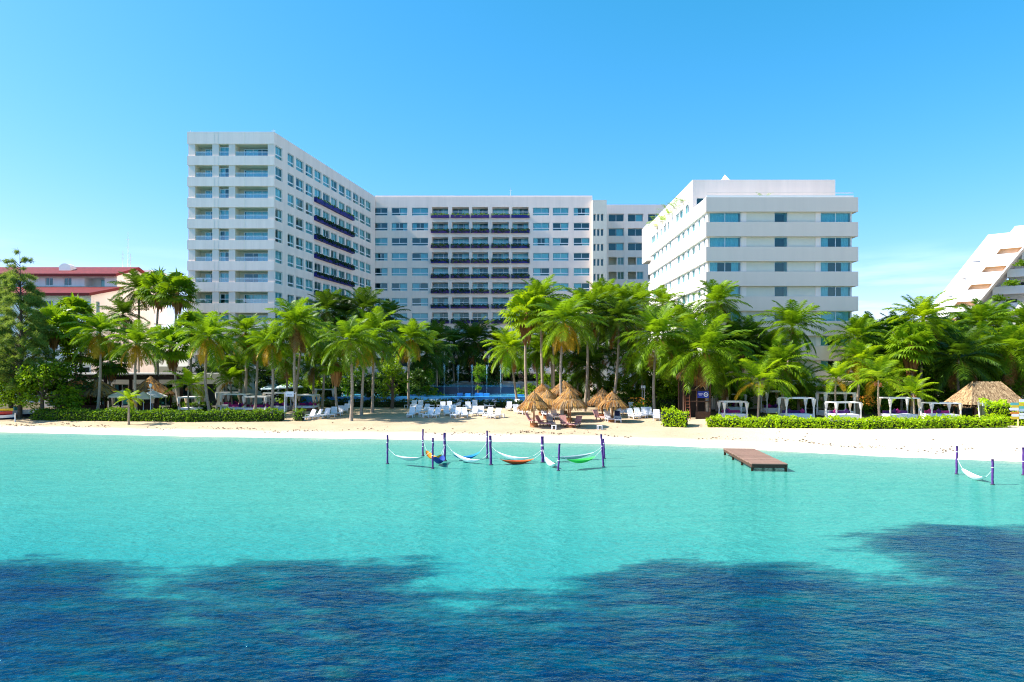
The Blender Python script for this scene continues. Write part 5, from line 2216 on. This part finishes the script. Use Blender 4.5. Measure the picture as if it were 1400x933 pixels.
back_row = [(172, 417), (238, 414), (350, 402), (418, 402), (452, 432), (520, 427), (595, 407), (683, 402), (700, 432), (760, 412), (875, 407), (935, 407), (1090, 432), (1160, 402)]
front_row = [(150, 497), (215, 470), (280, 458), (325, 497), (392, 497), (490, 480), (555, 468), (585, 497), (660, 497), (750, 484), (820, 482), (895, 502), (970, 507)]
gl = random.Random(5)
for i, (x, y) in enumerate(sorted(back_row)):
    lounger(540 + x / 7, 500 + y / 7, f'white lounger, {ORD[i]} from the left in the back row before the pool hedge', rz=gl.uniform(-.35, .2))
for i, (x, y) in enumerate(sorted(front_row)):
    lounger(540 + x / 7, 500 + y / 7, f'white lounger, {ORD[i]} from the left in the row nearest the sea', rz=gl.uniform(-.4, .25))
for i, (x, y) in enumerate([(975, 402), (1022, 398), (1090, 388), (1152, 378), (1200, 368), (1235, 350), (1278, 325)]):
    lounger(240 + x / 5.385, 500 + y / 5.385, f'white lounger, {ORD[i]} from the hedge in the diagonal row at the left palms', rz=gl.uniform(-.9, -.5) if i < 2 else gl.uniform(-.4, .1))
for i, (x, y) in enumerate([(707, 566), (713.5, 567)]):
    lounger(x, y, f'white lounger, {ORD[i]} of two beside the skirted palm trunk at the umbrellas', rz=gl.uniform(.1, .5))
for i, (x, y) in enumerate([(849, 567.5), (857, 568), (866, 562.5), (865.5, 573), (875, 572), (882, 571), (889, 571), (899, 575)]):
    lounger(x, y, f'white lounger, {ORD[i]} from the left in the group right of the umbrellas', rz=gl.uniform(-.3, .3))
lounger(833, 577, 'white lounger under the front right umbrella, left of the towel one', rz=.1)
tl = lounger(845.5, 578, 'white lounger with a dark towel over its back under the right umbrella', rz=-.1)
tw = MB()
Mt = Matrix.Translation((0, .28, .36)) @ Matrix.Rotation(R(-32), 4, 'X')
tw.box(-.27, .27, -.045, -.032, .28, .88, 0, Mt)
tw.box(-.27, .27, -.045, .05, .881, .895, 0, Mt)
tw.v = [tuple(Matrix.Rotation(-.1, 3, 'Z') @ Vector(v)) for v in tw.v]
t = tw.build('towel', ['navy_towel'], None, tl.location)
tag(t, 'dark navy towel hung over the lounger under the right umbrella', 'towel')
lounger(759, 573, 'white lounger between the two front umbrella poles', rz=.2)
lounger(746, 570, 'white lounger behind the leftmost front umbrella pole', rz=.4)
gp = 'pink loungers under the front umbrellas'
lounger(728, 580, 'pink lounger left of the leftmost umbrella pole', LP, 1.2, gp)
lounger(742, 584, 'pink lounger just right of the leftmost umbrella pole', LP, 1.0, gp)
lounger(753, 583, 'greyish lounger between the pink ones of the front umbrellas', LG, .1, gp)
lounger(772, 584, 'pink lounger left of the middle umbrella pole', LP, .15, gp)
lounger(789, 585, 'pink lounger right of the middle umbrella pole', LP, -.5, gp)
lounger(820, 575, 'pink lounger left of the right pair of umbrellas', LP, .6, gp)
for x, y, w in ((555, 558.3, 'at the left end of the lounger rows'), (581.4, 554.5, 'behind the third back lounger'), (656.4, 556, 'left of the paired back loungers'), (688.6, 556, 'near the right end of the back row'),
                (687, 571.5, 'at the right end of the front row'), (576, 570.5, 'between the first front loungers'), (757.6, 587.5, 'in front of the grey pink lounger'), (820, 588, 'alone on the sand before the right umbrellas')):
    table(x, y, 'small white side table ' + w)

# ------------------------------------------------------------------ parasols, lamps, antennas


def parasol(px, py, d, rad, mat, label, z=2.5):
    base = at(px, d)
    zt = wz(py, d) - base.z
    root = thing('parasol', label, 'parasol', base, .2, 'parasols at the restaurant')
    c = MB()
    n = 8
    for i in range(n):
        a, b = 6.2832 * i / n, 6.2832 * (i + 1) / n
        p, q = (rad * math.cos(a), rad * math.sin(a), zt - .75), (rad * math.cos(b), rad * math.sin(b), zt - .75)
        m = ((p[0] + q[0]) * .26, (p[1] + q[1]) * .26, zt - .42)
        c.face([p, q, (0, 0, zt)])
        c.face([(p[0], p[1], p[2] - .16), (q[0], q[1], q[2] - .16), q, p])
    c.build('canopy', [mat], root)
    t = MB()
    t.tube([(0, 0, 0), (0, 0, zt)], .035, 6)
    t.build('pole', ['white_wood'], root)
    b = MB()
    b.tube([(0, 0, 0), (0, 0, .12)], .3, 12)
    b.build('base', ['stone_grey'], root)


parasol(168, 533, 84, 1.7, 'beige_cloth', 'beige parasol between the second and third thatched huts')
parasol(196, 535.5, 83, 1.3, 'beige_cloth', 'beige parasol left of the white lamp post')
parasol(209, 533.5, 85, 1.7, 'white_cloth', 'pale parasol right behind the white lamp post')
parasol(373, 524, 98, 1.9, 'blue_grey_cloth', 'blue grey parasol, leftmost of the three behind the daybeds')
parasol(385, 523.5, 100, 1.9, 'blue_grey_cloth', 'blue grey parasol in the middle of the three behind the daybeds')
parasol(396, 522, 97, 1.9, 'blue_grey_cloth', 'blue grey parasol, rightmost of the three behind the daybeds')


def lamp(px, py, d, label, cross=False):
    base = at(px, d)
    zt = wz(py, d) - base.z
    root = thing('lamp_post', label, 'lamp', base)
    p = MB()
    p.tube([(0, 0, -.1), (0, 0, zt)], [.06, .045], 8)
    if cross:
        p.tube([(-.35, 0, zt - .3), (.35, 0, zt - .3)], .03, 6)
    p.build('post', ['metal_pale'], root)
    h = MB()
    h.tube([(0, 0, zt), (0, 0, zt + .12), (0, 0, zt + .3), (0, 0, zt + .36)], [.1, .17, .15, .03], 10)
    h.build('lamp_head', ['hull_white'], root)


lamp(206, 529, 80, 'white lamp post with short cross arm before the third thatched hut', True)
lamp(186, 509, 84, 'tall lamp post with round white head beside the yellowing palm')
lamp(881, 531, 85, 'pale lamp post with small head behind the right lounger group')
lamp(878, 531, 88, 'dark slim lamp post close beside the pale one at the right loungers')


def antenna(px, py0, py1, d, label, r=.05):
    z0 = wz(py1, d)
    root = thing('antenna', label, 'antenna', (wx(px, d), d, z0 - .6))
    m = MB()
    h = wz(py0, d) - z0 + .6
    m.tube([(0, 0, 0), (0, 0, h)], [r, r * .4], 6)
    m.build('mast', ['metal_pale'], root)
    k = MB()
    for s in (.6, .8):
        k.tube([(-.35, 0, h * s), (.35, 0, h * s)], .015, 5)
    k.build('cross_arms', ['metal_pale'], root)


antenna(168, 343, 366, 122, 'thin rooftop antenna, left of the three on the red-roofed house')
antenna(175, 317, 366, 122, 'tallest rooftop antenna on the red-roofed house')
antenna(178.5, 347, 367, 122, 'short rooftop antenna right of the tallest one on the red-roofed house')
antenna(698, 257, 271, 151, 'thin white antenna on the roof of the long back wing', .06)
antenna(260.5, 178.5, 183, 109, 'small rod on the left roof corner of the tall wing', .05)
antenna(373.5, 176.5, 181, 109, 'small rod on the right roof corner of the tall wing', .05)


def roof_plant(px, py, d, r, label, bright):
    g = random.Random(int(px))
    z = wz(py, d)
    root = thing('roof_plant', label, 'plant', (wx(px, d), d, z - r * .8))
    m = MB()
    m.tube([(0, 0, -.35), (0, 0, .12)], [.25, .33], 10)
    m.build('pot', ['cream_stucco'], root)
    f = MB()
    for i in range(15):
        frond(f, i * 2.4, R(g.uniform(15, 80)), r * g.uniform(.8, 1.3), R(60), g, 0, .22, 14)
    f.build('leaves', ['palm_leaf_bright' if bright else 'hedge_leaf'], root)


for px, py, d, r, lab, br in ((933, 264, 99, 1.3, 'spiky plant on the roof edge of the white block, nearest the sea', 0), (923, 271, 104, 1.5, 'bushy plant on the roof edge of the white block, second from the sea', 0),
                              (914, 279, 109, 1.6, 'bright plant halfway along the roof edge of the white block', 1), (905, 288, 114, 1.8, 'drooping green plant on the rear roof edge of the white block', 1),
                              (897, 297, 120, 1.6, 'yellow green plant furthest back on the roof edge of the white block', 1), (1045, 264, 93.5, 1.3, 'bright yellow green plant on the front roof terrace of the white block', 1)):
    roof_plant(px, py, d, r * 1.35, lab, br)

# ------------------------------------------------------------------ pool


def mat_pool():
    m, nt, b = new_mat('pool_water')
    v = coords(nt)
    n = nt.noise(1.2, 4, v)
    r = nt.ramp(n.outputs['Fac'], [(.35, (.02, .40, .80)), (.65, (.16, .66, .90))])
    nt.link(r.outputs[0], b.inputs['Base Color'])
    b.inputs['Roughness'].default_value = .06
    n2 = nt.noise(3, 4, v)
    bp = nt.add('ShaderNodeBump')
    bp.inputs['Strength'].default_value = .5
    bp.inputs['Distance'].default_value = .15
    nt.link(n2.outputs['Fac'], bp.inputs['Height'])
    nt.link(bp.outputs[0], b.inputs['Normal'])


mat_pool()


def pool():
    root = thing('swimming_pool', 'two-level blue swimming pool with a dark tiled overflow wall below the back wing', 'pool', (wx(610, 104), 98, GZ))
    x0, x1 = wx(405, 100), wx(725, 100)
    w = MB()
    w.box(x0, x1, 97.6, 98.2, GZ - .4, 2.52, 0)          # front edge wall
    w.box(x0, x0 + .5, 98.203, 109.7, GZ - .4, 2.6, 0)
    w.box(x1 - .5, x1, 98.203, 109.7, GZ - .4, 2.6, 0)
    rel(w, root).build('edge_wall', ['pool_tile_blue'], root)
    lo = MB()
    lo.face([(x0 + .5, 98.2, 2.45), (x1 - .5, 98.2, 2.45), (x1 - .5, 109.8, 2.45), (x0 + .5, 109.8, 2.45)])
    rel(lo, root).build('lower_water', ['pool_water'], root)
    xa, xb = wx(556, 110), wx(712, 110)
    ov = MB()
    ov.box(xa, xb, 109.8, 110.2, GZ - .4, 3.58)
    rel(ov, root).build('overflow_wall', ['pool_tile_dark'], root)
    up = MB()
    up.face([(xa, 110.2, 3.55), (xb, 110.2, 3.55), (xb, 124.6, 3.55), (xa, 124.6, 3.55)])
    rel(up, root).build('upper_water', ['pool_water'], root)
    for k, (a, b) in enumerate(((560, 580), (625, 632), (636, 643), (649, 660), (661, 669), (704, 717))):
        t = MB()
        y = 101 + (k % 2) * 1.2
        t.box(wx(a, y), wx(b, y), y, y + 1.4, 2.0, 2.45 + (.42 if 0 < k < 5 else .22))
        rel(t, root).build('tiled_ledge', ['pool_tile_blue'], root)
    d = MB()
    d.box(xa - 8, xb + 8, 124.62, 147, GZ - .4, 3.75)
    o = d.build('pool_terrace', ['stone_grey'])
    o['kind'] = 'structure'
    for k, px in enumerate((607.3, 626.3, 645.5, 665.5, 684.7)):
        y = 106.5
        g = random.Random(k)
        j = MB()
        top = wz(499 + (k % 2), y) - 2.45
        n = 16
        j.tube([(g.gauss(0, .02), 0, top * i / n) for i in range(n + 1)], [.03 + .02 * g.random() + .06 * (i / n) ** 4 for i in range(n + 1)], 7)
        for _ in range(60):
            z = top * (1 - .25 * g.random() ** 2)
            p = Vector((g.gauss(0, .12), g.gauss(0, .12), z + g.gauss(0, .12)))
            s = g.uniform(.02, .06)
            j.face([p + Vector((-s, 0, 0)), p + Vector((0, 0, -s)), p + Vector((s, 0, 0)), p + Vector((0, 0, s))])
        o = j.build('water_jet', ['spray'], None, (wx(px, y), y, 2.45))
        tag(o, f'thin upright water jet, {ORD[k]} from the left of five over the pool', 'fountain', 'water jets over the pool')


pool()


def pot_tree():
    d = 102.5
    root = thing('potted_tree', 'small leafy tree with clustered tufts growing in the pool among the jets', 'tree', (wx(653.5, d), d, 2.9))
    t = MB()
    h = wz(505, d) - 2.9
    t.tube([(0, 0, -.8), (.1, 0, h * .5), (.25, 0, h)], [.13, .1, .05], 7)
    t.build('trunk', ['trunk_bark'], root)
    f = MB()
    g = random.Random(2)
    for cx_, cz, r, n in ((.3, h + .1, .75, 420), (-.25, h - .6, .5, 180), (.6, h - .7, .55, 200), (.0, h * .55, .45, 170), (.1, h * .22, .42, 160)):
        leaves(f, n, lambda: (cx_ + g.gauss(0, r * .5), g.gauss(0, r * .5), cz + g.gauss(0, r * .42)), .14, 0, g)
    f.build('crown', ['hedge_leaf'], root)


pot_tree()

# ------------------------------------------------------------------ things in the water


POLES = [(529.8, 529.8, 595, 634.6, 'purple pole leftmost of the hammock cluster'),
         (578.2, 578.2, 587, 623.5, 'purple pole at the back left where the orange hammock starts'),
         (592, 591.5, 599, 641.5, 'purple pole nearest at left, between grey and navy hammocks'),
         (608, 608, 592, 630.7, 'thick purple pole right of the orange hammock'),
         (666, 666, 589, 627, 'thin purple pole behind the second thick one in the middle'),
         (670.3, 671.2, 596, 636, 'thick purple pole in the middle of the hammocks'),
         (741.3, 742.2, 597, 632.5, 'thickest purple pole with worn white marks right of the red hammock'),
         (765, 763.3, 607, 644, 'slim purple pole nearest the viewer right of the worn one'),
         (822, 825, 594, 638.7, 'leaning purple pole at the right end of the hammock cluster'),
         (825.2, 826.3, 600, 627.5, 'short purple pole almost hidden behind the leaning right-end one'),
         (1308.3, 1307.8, 610, 648.7, 'purple pole left of the lone white hammock'),
         (1357, 1357, 628, 663, 'purple pole right of the lone white hammock'),
         (1399, 1399.3, 612, 650, 'purple pole at the right edge of the view')]
PP = []
for k, (tx, bx, ty, by, lab) in enumerate(POLES):
    d = CH * F / (by - HY)
    base = Vector((wx(bx, d), d, 0))
    top = Vector((wx(tx, d), d, wz(ty, d)))
    root = thing('mooring_pole', lab, 'pole', base, 0, 'purple hammock poles in the water')
    g = random.Random(k)
    m = MB()
    r = {3: .095, 5: .095, 6: .11}.get(k, .068)
    n = 10
    v = top - base
    pts = [Vector((0, 0, -.9))] + [v * (i / n) + Vector((g.gauss(0, .008), g.gauss(0, .008), 0)) for i in range(n + 1)]
    m.tube(pts, [r * 1.1] + [r * g.uniform(.93, 1.07) for _ in range(n + 1)], 10)
    m.build('shaft', ['purple_paint'], root)
    w = MB()
    for _ in range(3 if k in (2, 3, 6, 1) else 1):
        z = g.uniform(.35, .85)
        p = v * z
        w.tube([p + Vector((0, 0, -.022)), p + Vector((0, 0, .022))], r * 1.16, 10)
    w.build('rope_ring', ['rope_white'], root)
    c = MB()
    c.tube([(0, 0, -.1), (0, 0, .05)], [r * 1.9, r * 1.7], 10)
    c.build('collar', ['metal_dark'], root)
    PP.append((base, top))


def hammock(p0, p1, sag_px, sag_d, mat, label, width=.62, cord=.17, spread=1.0):
    """cloth slung between two points; sag_px is the row of its lowest point"""
    p0, p1 = Vector(p0), Vector(p1)
    mid = (p0 + p1) / 2
    low = wz(sag_px + 1.0, sag_d)
    sag = max(.15, min(p0.z, p1.z, 9) * 0 + (mid.z - low))
    root = thing('hammock', label, 'hammock', mid - Vector((0, 0, sag)), 0, 'hammocks slung over the water')
    o = root.location

    def c(t):
        return p0.lerp(p1, t) - Vector((0, 0, sag * (1 - (2 * t - 1) ** 2))) - o
    s = (p1 - p0)
    s.z = 0
    s = Vector((-s.y, s.x, 0)).normalized()
    b = MB()
    n, m = 24, 6
    rows = []
    for i in range(n + 1):
        t = lerp(cord, 1 - cord, i / n)
        q = c(t)
        ww = width * math.sin(math.pi * i / n) ** .55 * .5 + .03
        rows.append([q + s * ww * (j / m * 2 - 1) + Vector((0, 0, .24 * ((j / m * 2 - 1) ** 2) * math.sin(math.pi * i / n))) for j in range(m + 1)])
    for a, e in zip(rows, rows[1:]):
        for j in range(m):
            b.face([a[j], a[j + 1], e[j + 1], e[j]], 0, True)
    b.build('cloth', [mat], root)
    r = MB()
    for ta, tb in ((0, cord), (1, 1 - cord)):
        pts = [c(lerp(ta, tb, k / 5)) for k in range(6)]
        r.tube(pts, .011, 5)
    r.build('cord', ['rope_white'], root)


def tp(k, dz=.35):
    b, t = PP[k]
    return t - (t - b).normalized() * dz


def dd(k):
    return PP[k][0].y


def ham(a, b, dza, dzb, sag, mat, label, width=.62, cord=.17):
    d = (dd(a) + dd(b)) / 2
    hammock(tp(a, dza), tp(b, dzb), sag, d, mat, label, width, cord)


ham(0, 2, .9, .75, 629.5, 'hammock_grey', 'thin grey green hammock from the leftmost pole to the nearest left pole', .4)
ham(1, 3, .8, .9, 628.5, 'hammock_orange', 'orange hammock between the back left pole and the thick pole')
ham(2, 3, .55, .9, 633.5, 'hammock_navy', 'deep navy hammock hanging low between two close left poles', .6)
ham(3, 4, .9, .85, 628, 'hammock_blue', 'blue hammock with long cords left of the middle poles')
ham(3, 5, .55, 1.1, 631, 'hammock_white', 'white hammock slung in front of the blue one', .3)
ham(4, 6, .8, .9, 628.5, 'hammock_white', 'white hammock slung behind the red one', .3)
ham(5, 6, 1.15, 1.1, 634, 'hammock_red', 'orange red hammock between the two thickest poles')
ham(6, 7, .8, .85, 637, 'hammock_white', 'short white hammock between the worn pole and the slim near pole', .4)
ham(6, 9, 1.1, .5, 627, 'hammock_grey', 'pale grey hammock reaching the hidden pole at the right end', .4)
ham(7, 8, .6, 1.0, 632.5, 'hammock_green', 'bright green hammock at the right end of the cluster')
ham(10, 11, .75, .6, 655, 'hammock_white', 'lone white hammock on the right between two purple poles', .5)


def dock():
    base = Vector((wx(1052, 46), 45.2, 0))
    root = thing('swim_dock', 'weathered brown plank dock standing in shallow water on short posts', 'dock', base)
    near = [Vector((wx(1026.5, 45), 45.0, .52)), Vector((wx(1078, 45), 45.0, .52))]
    far = [Vector((wx(990, 53.4), 53.4, .52)), Vector((wx(1029.5, 53.4), 53.4, .52))]
    ax = ((far[0] + far[1]) / 2 - (near[0] + near[1]) / 2)
    L = ax.length
    rz = math.atan2(ax.y, ax.x) - math.pi / 2
    root.location = ((near[0].x + near[1].x) / 2, 45.0, 0)
    root.rotation_euler.z = rz
    W = 2.35
    t = MB()
    n = 46
    g = random.Random(3)
    for i in range(n):
        a, b = L * i / n, L * (i + 1) / n - .02
        dz = g.gauss(0, .006)
        t.box(-W / 2 + g.gauss(0, .01), W / 2 + g.gauss(0, .01), a, b, .46 + dz, .515 + dz)
    t.build('deck', ['dock_planks'], root)
    f = MB()
    for x in (-W / 2 + .08, W / 2 - .08):
        f.box(x - .06, x + .06, .02, L - .02, .26, .455)
    for i in range(4):
        y = lerp(.1, L - .1, i / 3)
        f.box(-W / 2 + .15, W / 2 - .15, y - .06, y + .06, .24, .45)
    f.build('frame', ['dark_wood'], root)
    for i in range(4):
        for x in (-W / 2 + .1, W / 2 - .1):
            p = MB()
            y = lerp(.15, L - .15, i / 3)
            p.tube([(x, y, -1), (x, y, .255)], .09, 8)
            p.build('post', ['dark_wood'], root)


dock()

# ------------------------------------------------------------------ boats at the left edge


def hull(mb, L, W, H, m=0, m2=None, z0=0):
    n = 12
    secs = []
    for i in range(n + 1):
        t = i / n
        w = W / 2 * (1 - max(0, (t - .45) / .55) ** 2.2)
        sh = .25 * H * t ** 2
        x = t * L
        secs.append([(x, -w, H + sh + z0), (x, -w * .82, H * .35 + sh + z0), (x, 0, sh * .8 + z0), (x, w * .82, H * .35 + sh + z0), (x, w, H + sh + z0)])
    for a, b in zip(secs, secs[1:]):
        for j in range(4):
            mb.face([a[j], a[j + 1], b[j + 1], b[j]], m if (m2 is None or j in (0, 3)) else m2, True)
        mb.face([a[4], a[0], b[0], b[4]], m)
    mb.face([secs[0][j] for j in range(5)], m)


def boats():
    b = hit(-8, 575)
    root = thing('jet_ski', 'red, navy and yellow jet ski pulled up on the sand at the left edge', 'jet ski', b + Vector((-1.6, .6, 0)), .15)
    h = MB()
    hull(h, 3.3, 1.15, .5, 0, 1)
    h.build('hull', ['hull_white', 'paint_navy'], root)
    d = MB()
    hull(d, 3.0, .95, .42, 0, None, .5)
    d.build('deck', ['paint_red'], root)
    d = MB()
    hull(d, 2.2, .62, .3, 0, None, .98)
    d.v = [(x + .9, y, z) for x, y, z in d.v]
    d.build('hood', ['paint_yellow'], root)
    s = MB()
    s.box(.2, 1.2, -.2, .2, .93, 1.2)
    s.build('seat', ['paint_navy'], root)
    k = MB()
    k.tube([(1.35, -.4, 1.42), (1.35, .4, 1.42)], .03, 6)
    k.tube([(1.35, 0, 1.1), (1.35, 0, 1.42)], .04, 6)
    k.build('handlebar', ['metal_dark'], root)
    b = hit(22, 572)
    root = thing('small_boat', 'white open boat with dark hull bottom lying behind the white posts at left', 'boat', b + Vector((-2.6, 1.0, .1)), .05)
    h = MB()
    hull(h, 4.8, 1.7, .75, 0, 1)
    h.build('hull', ['hull_white', 'paint_navy'], root)
    w = MB()
    w.box(1.9, 2.0, -.6, .6, .78, 1.25)
    w.build('windscreen', ['paint_teal'], root)
    for px, py0, py1, lab in ((20.8, 565, 577, 'short white post on the sand beside the jet ski'), (46, 561, 573, 'short white post at the left end of the long hedge')):
        b = hit(px, py1)
        t = MB()
        t.tube([(0, 0, -.2), (0, 0, (py1 - py0) * b.y / F)], .07, 8)
        o = t.build('marker_post', ['white_wood'], None, b)
        tag(o, lab, 'post')


boats()


# ------------------------------------------------------------------ seaweed wrack line and flower shrub
def wrack():
    g = random.Random(12)
    m = MB()
    for _ in range(1500):
        x = g.uniform(-60, 40)
        off = 3.6 + .9 * math.sin(x * .35) + .5 * math.sin(x * 1.1) + g.gauss(0, .35)
        if g.random() < .08:
            off += g.uniform(0, 6)
        if math.sin(x * .8) + math.sin(x * .23 + 1) < g.uniform(-1.6, 1.8):
            continue
        y = interp(SHORE, x) + off
        z = ground(x, y) + .025
        a = g.uniform(0, 6.28)
        s = g.uniform(.03, .16)
        u = Vector((math.cos(a), math.sin(a) * .6, 0)) * s
        v = Vector((-u.y, u.x, .3 * s)) * .5
        p = Vector((x, y, z))
        m.face([p - u, p - v, p + u, p + v + Vector((0, 0, .03))])
    o = m.build('seaweed_wrack', ['weed_debris'])
    tag(o, 'broken line of dark seaweed scraps along the upper wet sand', 'seaweed', None, 'stuff')


wrack()
g = random.Random(77)
fs = leafy_tree('flowering_shrub', at(876, 84), 1.6, rclumps(g, 5, 1.2, .5, 1.3, .7), 700, .12, 'hedge_leaf', 'flowering shrub with orange blossoms near the pale lamp post', 'shrub', seed=78)
fl = MB()
leaves(fl, 90, lambda: (g.gauss(0, .9), g.gauss(-.4, .5), g.uniform(.9, 1.9)), .12, 0, g)
fl.build('blossoms', ['orange_flower'], fs)
fs = leafy_tree('flowering_shrub', at(1181, 80), 2.0, rclumps(g, 5, 1.0, .5, 1.5, .7), 600, .13, 'hedge_leaf', 'flowering shrub with orange leaves between the nested daybeds and hedge palm', 'shrub', seed=79)
fl = MB()
leaves(fl, 160, lambda: (g.gauss(0, .7), g.gauss(-.5, .4), g.uniform(1.0, 2.3)), .15, 0, g)
fl.build('blossoms', ['orange_flower'], fs)

# ------------------------------------------------------------------ camera, sun and sky
cam = bpy.data.cameras.new('Camera')
co = bpy.data.objects.new('Camera', cam)
col.objects.link(co)
co.location = (0, 0, CH)
co.rotation_euler = (R(90), 0, 0)
cam.sensor_width = 36
cam.lens = 36 * F / 1400
cam.shift_y = (HY - 466.5) / 1400
cam.clip_start = .5
cam.clip_end = 20000
sc.camera = co

AZ, EL = R(-3), R(44)
su = bpy.data.lights.new('Sun', 'SUN')
su.energy = 5.0
su.angle = R(.5)
su.color = (1, .955, .88)
so = bpy.data.objects.new('Sun', su)
col.objects.link(so)
so.rotation_euler = Vector((math.cos(AZ) * math.cos(EL), -math.sin(AZ) * math.cos(EL), -math.sin(EL))).to_track_quat('-Z', 'Y').to_euler()
so.location = (-60, 40, 80)

w = bpy.data.worlds.new('World')
sc.world = w
w.use_nodes = True
nt = NT(w)
bg = nt.n['Background']
sky = nt.add('ShaderNodeTexSky', sky_type='NISHITA', sun_disc=False)
sky.sun_elevation = EL
sky.sun_rotation = R(267)
sky.altitude = 0
sky.air_density = 1.0
sky.dust_density = .9
sky.ozone_density = 1.6
hs = nt.add('ShaderNodeHueSaturation')
hs.inputs['Saturation'].default_value = 1.3
hs.inputs['Hue'].default_value = .5
hs.inputs['Value'].default_value = 1
nt.link(nt.mix(1.0, sky.outputs[0], (.82, 1.0, 1.06), 'MULTIPLY'), hs.inputs['Color'])
sp = nt.add('ShaderNodeSeparateColor')
nt.link(hs.outputs[0], sp.inputs[0])
cb = nt.add('ShaderNodeCombineColor')
nt.link(nt.math('MULTIPLY', nt.math('POWER', sp.outputs[0], .98), 1.22), cb.inputs[0])
nt.link(nt.math('MULTIPLY', nt.math('POWER', sp.outputs[1], .68), 1.45), cb.inputs[1])
nt.link(nt.math('MULTIPLY', sp.outputs[2], 1.1), cb.inputs[2])
# thin low cloud streaks
tc = nt.add('ShaderNodeTexCoord')
sx = nt.add('ShaderNodeSeparateXYZ')
nt.link(tc.outputs['Generated'], sx.inputs[0])
mp = nt.add('ShaderNodeMapping')
mp.inputs['Scale'].default_value = (3, 3, 26)
nt.link(tc.outputs['Generated'], mp.inputs['Vector'])
cn = nt.noise(1.6, 6, mp.outputs[0], .55)
band = nt.ramp(sx.outputs['Z'], [(.02, (1, 1, 1)), (.10, (.7, .7, .7)), (.16, (0, 0, 0))])
cl = nt.ramp(cn.outputs['Fac'], [(.48, (0, 0, 0)), (.78, (1, 1, 1))])
fac = nt.math('MULTIPLY', nt.math('MULTIPLY', band.outputs[0], cl.outputs[0]), .55)
mixc = nt.mix(fac, cb.outputs[0], (7.5, 8.6, 9.6))
nt.link(mixc, bg.inputs['Color'])
bg.inputs['Strength'].default_value = .11

sc.view_settings.view_transform = 'Standard'
sc.view_settings.look = 'None'
sc.view_settings.exposure = 1.12
sc.view_settings.gamma = 1
sc.view_settings.use_curve_mapping = False
sc.render.engine = 'CYCLES'
sc.cycles.max_bounces = 8
sc.cycles.transparent_max_bounces = 12
sc.cycles.use_denoising = True
sc.cycles.denoising_prefilter = 'NONE'
sc.cycles.denoising_input_passes = 'RGB_ALBEDO_NORMAL'
sc.cycles.filter_width = 1.1
sc.cycles.sample_clamp_indirect = 6
print('objects', len(sc.objects))
